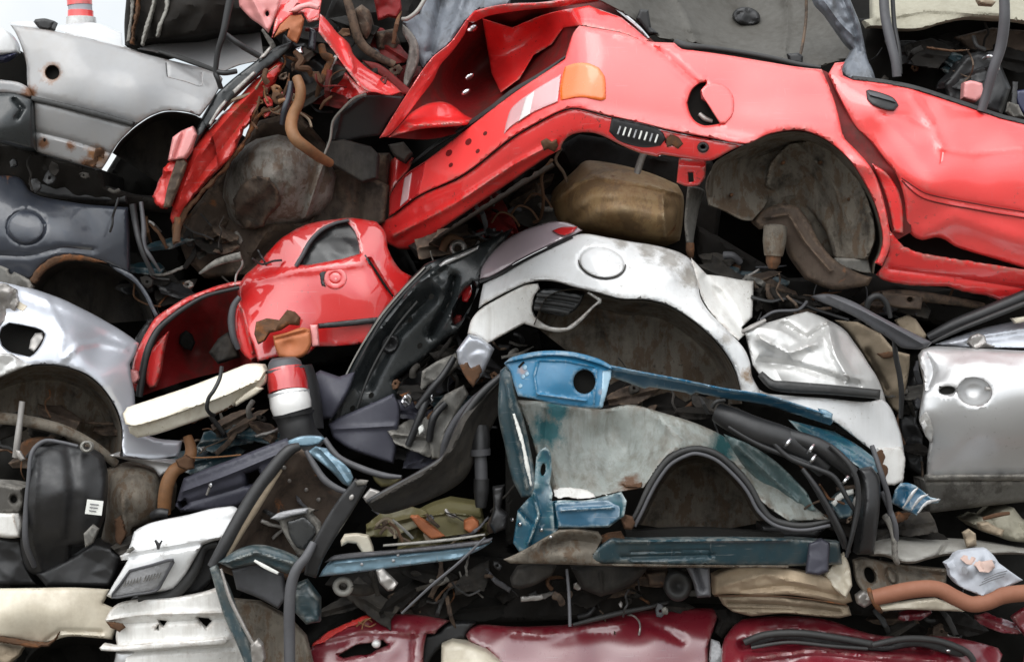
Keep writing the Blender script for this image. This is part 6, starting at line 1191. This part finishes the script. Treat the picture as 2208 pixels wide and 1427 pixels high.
sh(None, 'rust_bracket', RUSTY, '378,992 400,980 416,990 418,1010 402,1014 384,1006', .08, th=.02, rn=(4, .014), crum=(.02, 20), label='small rusty bracket clamped on the ochre hose', cat='bracket')
tube(None, 'thin_wire', ORPIPE, '410,986,.1 440,986,.1 480,984,.1 520,980,.1', 1.6, 5, label='thin ochre wire strung from the ochre hose', cat='wire')
tube(None, 'black_stub', BLACK, '330,1112,.1 345,1106,.08 362,1108,.08', [10, 12, 11], 10, label='black rubber stub at the foot of the ochre hose', cat='stub')

# ================================================================ maroon car along the bottom
Mr = thing('crushed_car', 'maroon crushed car with dented bonnet along the bottom edge', 'car', 'crushed cars in the pile')
dR1 = tps(pts('670,1394,.0 771,1334,.02 888,1324,.02 972,1337,.02 890,1345,-.035 780,1356,-.03 900,1400,-.07 700,1450,-.06 820,1430,-.08 960,1390,-.05'))
fw = sh(Mr, 'front_wing', MAROON, '664,1408 672,1392 693,1371 730,1350 771,1334 796,1326 821,1323 888,1324 930,1329 972,1337 958,1346 944,1358 938,1366 920,1366 914,1400 912,1470 660,1470', dR1, rn=(7, .02), g=8, holes=['752,1400 770,1390 800,1386 824,1380 836,1390 812,1400 796,1410 770,1412 740,1418 730,1412'], ridge=[('700,1380 780,1360 900,1366', 6, -.012), ('890,1370 884,1460', 5, .012)], wob=(.012, 80))
sh(fw, 'lamp_hole_cup', VOID, '720,1376 840,1366 850,1410 720,1430', .02, th=.1, rn=None)
sh(fw, 'scraped_edge', REDRUST, '672,1392 700,1366 740,1346 790,1326 806,1330 770,1344 730,1362 700,1384', off(dR1, -.012), th=.004, rn=(2, .004), jag=2, label='rust-scraped corner of the wing')
for q in ('768,1350,-.02 790,1334,-.03 802,1340,-.02', '780,1356,-.04 786,1340,-.04 806,1328,-.02', '772,1340,-.02 796,1350,-.04 810,1344,-.03'):
    tube(fw, 'straw', ORPIPE, q, 1.6, 5)
sh(fw, 'bulb', LENSW, ell(811, 1388, 10, 9), -.10, th=.04, rn=(6, .02), g=4, wob=None)
dR2 = tps(pts('1006,1361,.02 1036,1347,.05 1239,1344,.05 1407,1314,.07 1555,1312,.08 1528,1384,-.02 1100,1364,.0 1240,1364,.0 1400,1340,.01 1100,1425,-.035 1300,1425,-.04 1500,1425,-.03 1300,1380,-.012 1450,1370,-.01'))
bn = sh(Mr, 'bonnet', MAROON, '1004,1368 1014,1354 1036,1346 1104,1350 1170,1349 1239,1344 1320,1328 1407,1314 1480,1310 1555,1311 1545,1340 1533,1374 1528,1400 1530,1470 1100,1470 1060,1410 1030,1392 1010,1380', dR2, rn=(8, .022), g=9, ridge=[('1104,1362 1180,1368 1260,1350 1330,1345', 10, -.016), ('1390,1340 1440,1362 1470,1380', 10, .012)], dents=[(1150, 1360, 40, -.012), (1380, 1350, 36, .016)])
tube(bn, 'bonnet_seal', RUBBER, '1236,1346,.0 1290,1332,-.01 1340,1320,-.01 1400,1308,.0 1440,1298,.02', [4, 6, 6, 5, 3], 8)
sh(Mr, 'bonnet_gap', BLACK, '946,1362 960,1348 990,1340 1026,1342 1008,1362 1004,1376 960,1386 930,1420 912,1470 900,1470 914,1370', .03, th=.1, rn=(7, .02))
sh(Mr, 'washer_bottle', CREAM, '952,1390 975,1380 1010,1388 1050,1402 1086,1430 1100,1470 950,1470', tps(pts('952,1390,-.06 1010,1388,-.08 1086,1430,-.08 1000,1450,-.14')), th=.1, rn=(10, .03), crum=(.01, 40))
dR3 = tps(pts('1560,1380,-.04 1602,1334,.02 1757,1330,.02 1844,1354,.02 2060,1374,.03 2160,1398,.05 1700,1400,-.12 1900,1420,-.10 2150,1440,-.04'))
r3 = sh(Mr, 'crumpled_end', MAROON, '1556,1400 1562,1376 1575,1357 1588,1343 1602,1334 1656,1328 1700,1327 1757,1331 1800,1340 1844,1356 1890,1368 1940,1372 2000,1370 2060,1374 2110,1384 2152,1396 2162,1410 2156,1430 2140,1470 1556,1470', dR3, rn=(6, .02), g=7, crum=(.04, 80), ridge=[('1600,1390 1700,1368 1850,1385 2000,1400', 9, .06), ('1610,1420 1760,1400 1900,1415 2040,1425', 8, -.04)])
for q, r in (('1606,1384,-.10 1650,1368,-.12 1720,1364,-.13 1800,1374,-.12 1880,1388,-.11', 8), ('1880,1390,-.12 1950,1376,-.11 2020,1380,-.10 2080,1402,-.10 2100,1425,-.09', 7), ('1620,1396,-.13 1700,1384,-.14 1790,1392,-.14 1870,1398,-.13', 4)):
    tube(r3, 'rubber_seal', RUBBER, q, r, 8)
sh(r3, 'seal_channel', BLACK, '1612,1380 1700,1364 1800,1374 1900,1392 1960,1378 2040,1384 2090,1410 2070,1416 1980,1394 1900,1404 1780,1392 1690,1380 1620,1396', -.085, th=.02, rn=(4, .012))
for k, (x, y) in enumerate(((1590, 1428), (1660, 1425), (1740, 1440), (2045, 1402))):
    sh(r3, 'glint_clip', CHROME if k == 3 else PINK, ell(x, y, 5, 4), -.15, th=.02, rn=(3, .01), wob=None, g=3)
sh(r3, 'grey_scuff', PLATE, '1534,1378 1552,1384 1560,1410 1566,1470 1534,1470 1530,1420', -.06, th=.02, rn=(5, .016), crum=(.02, 30))
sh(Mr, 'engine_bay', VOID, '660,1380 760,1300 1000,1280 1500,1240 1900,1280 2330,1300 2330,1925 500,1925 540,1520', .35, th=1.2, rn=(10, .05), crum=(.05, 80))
sh(Mr, 'rear_wing', MAROON, '2180,1330 2208,1310 2330,1290 2330,1480 2240,1480 2208,1430 2216,1380', .14, th=.02, rn=(6, .02), crum=(.02, 40))
sh(Mr, 'hinge', UNDER, '1540,1314 1580,1306 1610,1320 1600,1340 1576,1352 1556,1376 1540,1362 1550,1336', .02, th=.08, rn=(6, .02), crum=(.03, 24))

# ================================================================ lower right: felt, hose, pipes, paper
ft = thing('floor_mat', 'beige felt carpet roll folded on the maroon crumpled end', 'carpet')
dft = tps(pts('1538,1240,-.14 1602,1219,-.18 1774,1243,-.16 1830,1290,-.10 1824,1327,-.12 1680,1260,-.20 1560,1300,-.12'))
sh(ft, 'upper_layer', BEIGE, '1536,1238 1556,1230 1602,1218 1656,1216 1700,1224 1774,1242 1810,1256 1832,1276 1838,1296 1820,1302 1760,1290 1700,1282 1640,1284 1580,1280 1538,1282', dft, th=.06, rn=(9, .03), crum=(.03, 70), g=6, ridge=[('1560,1262 1650,1238 1760,1262', 7, -.02), ('1600,1272 1700,1262 1810,1284', 6, .02)])
sh(ft, 'lower_layer', TAN, '1550,1286 1620,1284 1700,1288 1780,1298 1830,1306 1836,1326 1810,1332 1760,1328 1690,1322 1620,1328 1580,1318 1560,1304', off(dft, .03), th=.06, rn=(8, .03), crum=(.03, 50), ridge=[('1570,1300 1680,1304 1810,1318', 5, .03), ('1580,1312 1690,1314 1790,1324', 4, .02)])
tube(ft, 'bound_edge', RUSTY, '1540,1284,-.15 1620,1284,-.17 1700,1286,-.17 1780,1296,-.16 1826,1304,-.13', [1, 1.6, 1.4, 1.6, 1], 6)
sh(ft, 'torn_corner', CREAM, '1776,1240 1800,1210 1820,1190 1832,1220 1838,1262 1824,1290 1800,1270', -.15, th=.02, rn=(6, .02), crum=(.03, 40))
hs = thing('radiator_hose', 'thick terracotta rubber hose bending across the lower right', 'hose')
tube(hs, 'hose', HOSE, '1884,1288,-.20 1920,1280,-.21 1959,1272,-.22 2000,1268,-.22 2030,1272,-.22 2060,1288,-.22 2096,1302,-.22 2130,1296,-.21 2160,1284,-.20 2208,1278,-.18 2330,1270,-.15', [17, 18, 18, 18, 17, 17, 17, 18, 18, 18, 18], 16, hollow=True)
tube(hs, 'hose_clip', RUSTY, '1874,1270,-.18 1880,1288,-.215 1892,1308,-.2 1900,1318,-.16', [5, 6, 6, 4], 8)
sh(hs, 'end_fitting', BARE, '1846,1284 1862,1272 1876,1280 1880,1300 1864,1310 1850,1302', -.16, th=.04, rn=(6, .02), crum=(.015, 16))
pb = thing('axle_beam', 'dull grey steel axle beam lying behind the torn blue tip', 'axle')
sh(pb, 'beam', PIPE, '1876,1176 1900,1166 1925,1162 2000,1164 2076,1166 2140,1172 2208,1184 2330,1196 2330,1220 2208,1196 2130,1196 2043,1197 2000,1206 1970,1214 1940,1212 1910,1200 1876,1198', tps(pts('1876,1186,-.12 2076,1180,-.06 2330,1206,.0 1960,1190,-.12')), th=.1, rn=(14, .05), g=6, wob=(.014, 60), ridge=[('2040,1170 2020,1200', 4, .02)])
tube(pb, 'brake_cable', GALV, '1906,1110,-.16 1920,1130,-.17 1928,1160,-.18 1930,1200,-.18 1936,1214,-.16', [7, 8, 7, 7, 5], 8)
sh(pb, 'rust_flake', TAN, '2076,1148 2090,1140 2104,1150 2106,1176 2086,1180', -.08, th=.02, rn=(4, .014), crum=(.02, 16))
pp = thing('seat_rail', 'dusty grey plate with round holes under the axle beam', 'plate')
sh(pp, 'plate', LINER, '1840,1208 1860,1202 1920,1212 2000,1222 2042,1226 2040,1262 1980,1266 1900,1276 1862,1278 1846,1250', tps(pts('1840,1208,-.12 2042,1226,-.06 1862,1278,-.14 1940,1244,-.08')), th=.03, rn=(6, .02), holes=[ell(1876, 1240, 11, 19, -25)], ridge=[(ell(1922, 1242, 10, 18, -25), 3, .014), ('1940,1226 2034,1240', 8, .02)], g=6)
sh(pp, 'hole_back', VOID, ell(1876, 1240, 18, 26, -25), -.02, th=.05, rn=None)
sh(pp, 'lower_edge', CREAM, '1890,1308 1960,1296 2020,1290 2060,1306 2080,1318 2030,1316 1960,1314 1894,1318', -.08, th=.04, rn=(5, .02), crum=(.012, 40))
pa = thing('paper_bag', 'crumpled printed paper bag with faded pink picture, resting on the terracotta hose', 'bag')
dpa = tps(pts('2039,1213,-.18 2127,1182,-.14 2204,1250,-.16 2120,1283,-.22 2100,1230,-.22 2060,1260,-.2'))
bg_ = sh(pa, 'bag', PAPER, '2038,1214 2052,1206 2060,1194 2072,1188 2100,1184 2127,1182 2142,1196 2154,1213 2180,1232 2206,1250 2170,1266 2140,1278 2120,1286 2096,1276 2076,1268 2060,1256 2049,1243 2046,1228', dpa, th=.05, rn=(4, .012), crum=(.03, 34), g=5)
sh(bg_, 'printed_picture', PAPERP, '2078,1196 2100,1200 2116,1210 2140,1206 2146,1222 2132,1234 2112,1232 2104,1220 2084,1216 2070,1204', off(dpa, -.03), th=.003, rn=(2, .003), crum=(.03, 30), g=5)
sh(bg_, 'dark_print', INK, ell(2080, 1229, 6, 9, -20), off(dpa, -.032), th=.003, rn=None, g=3)
sh(bg_, 'dark_print', INK, ell(2142, 1212, 5, 4), off(dpa, -.036), th=.003, rn=None, g=3)
for k in range(3):
    bar(bg_, 'print_line', INK, [(2112 + k * 5, 1262 - k * 7, -.245), (2140 + k * 5, 1250 - k * 7, -.24), (2166 + k * 3, 1242 - k * 6, -.225)], 2.2, .003, None, g=4)
gb = thing('gearbox', 'pale corroded gearbox lump in the dark gap at the right edge', 'gearbox')
sh(gb, 'casing', BEIGEU, '2096,1128 2120,1116 2140,1120 2160,1100 2186,1094 2206,1120 2240,1130 2240,1170 2180,1166 2150,1156 2120,1146', .08, th=.3, rn=(10, .04), crum=(.05, 40))
sh(gb, 'flange', TAN, '2110,1128 2130,1124 2150,1136 2166,1142 2160,1156 2130,1148 2114,1142', .02, th=.04, rn=(5, .02), crum=(.02, 20))
tube(gb, 'dark_loop', RUSTY, '2120,1118,.04 2150,1110,.02 2176,1106,.03', [4, 5, 4], 7)

junk(Mr, '1880,1312 2190,1322 2190,1376 1920,1362', 14, .06, .3, DK)
junk(Mr, '1250,1290 1560,1260 1560,1306 1300,1330', 8, .0, .2, DK)

layers(Mr, '1880,1316 2200,1326 2200,1380 1920,1366', 8, .1, .32, [LINERD, UNDER, BROWN, MAROON])
layers(O, '240,1180 330,1130 300,1240 250,1250', 4, .14, .24, [LINERD, BLACK, UNDER])

# ---- crushed shells deep in the pile, their black colour standing in for shade between the cars
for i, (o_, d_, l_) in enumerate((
        ('-80,420 700,440 900,560 700,960 300,1000 -80,960', 1.5, 'shade-black crushed shell deep behind the small red hatchback'),
        ('560,-80 1500,-80 1400,300 900,560 560,420', 1.5, 'shade-black crushed shell deep behind the torn red boot'),
        ('1400,-80 2340,-80 2340,640 1500,640', 1.7, 'shade-black crushed shell deep behind the big red hatchback'),
        ('600,560 2340,600 2340,1120 600,1120', 1.6, 'shade-black crushed shell deep behind the white hatchback'),
        ('-80,900 2340,1080 2340,1880 -80,1880', 1.5, 'shade-black crushed shell deep behind the maroon car'))):
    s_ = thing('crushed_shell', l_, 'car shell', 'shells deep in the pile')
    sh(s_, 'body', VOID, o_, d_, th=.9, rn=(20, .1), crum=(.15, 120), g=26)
finish()
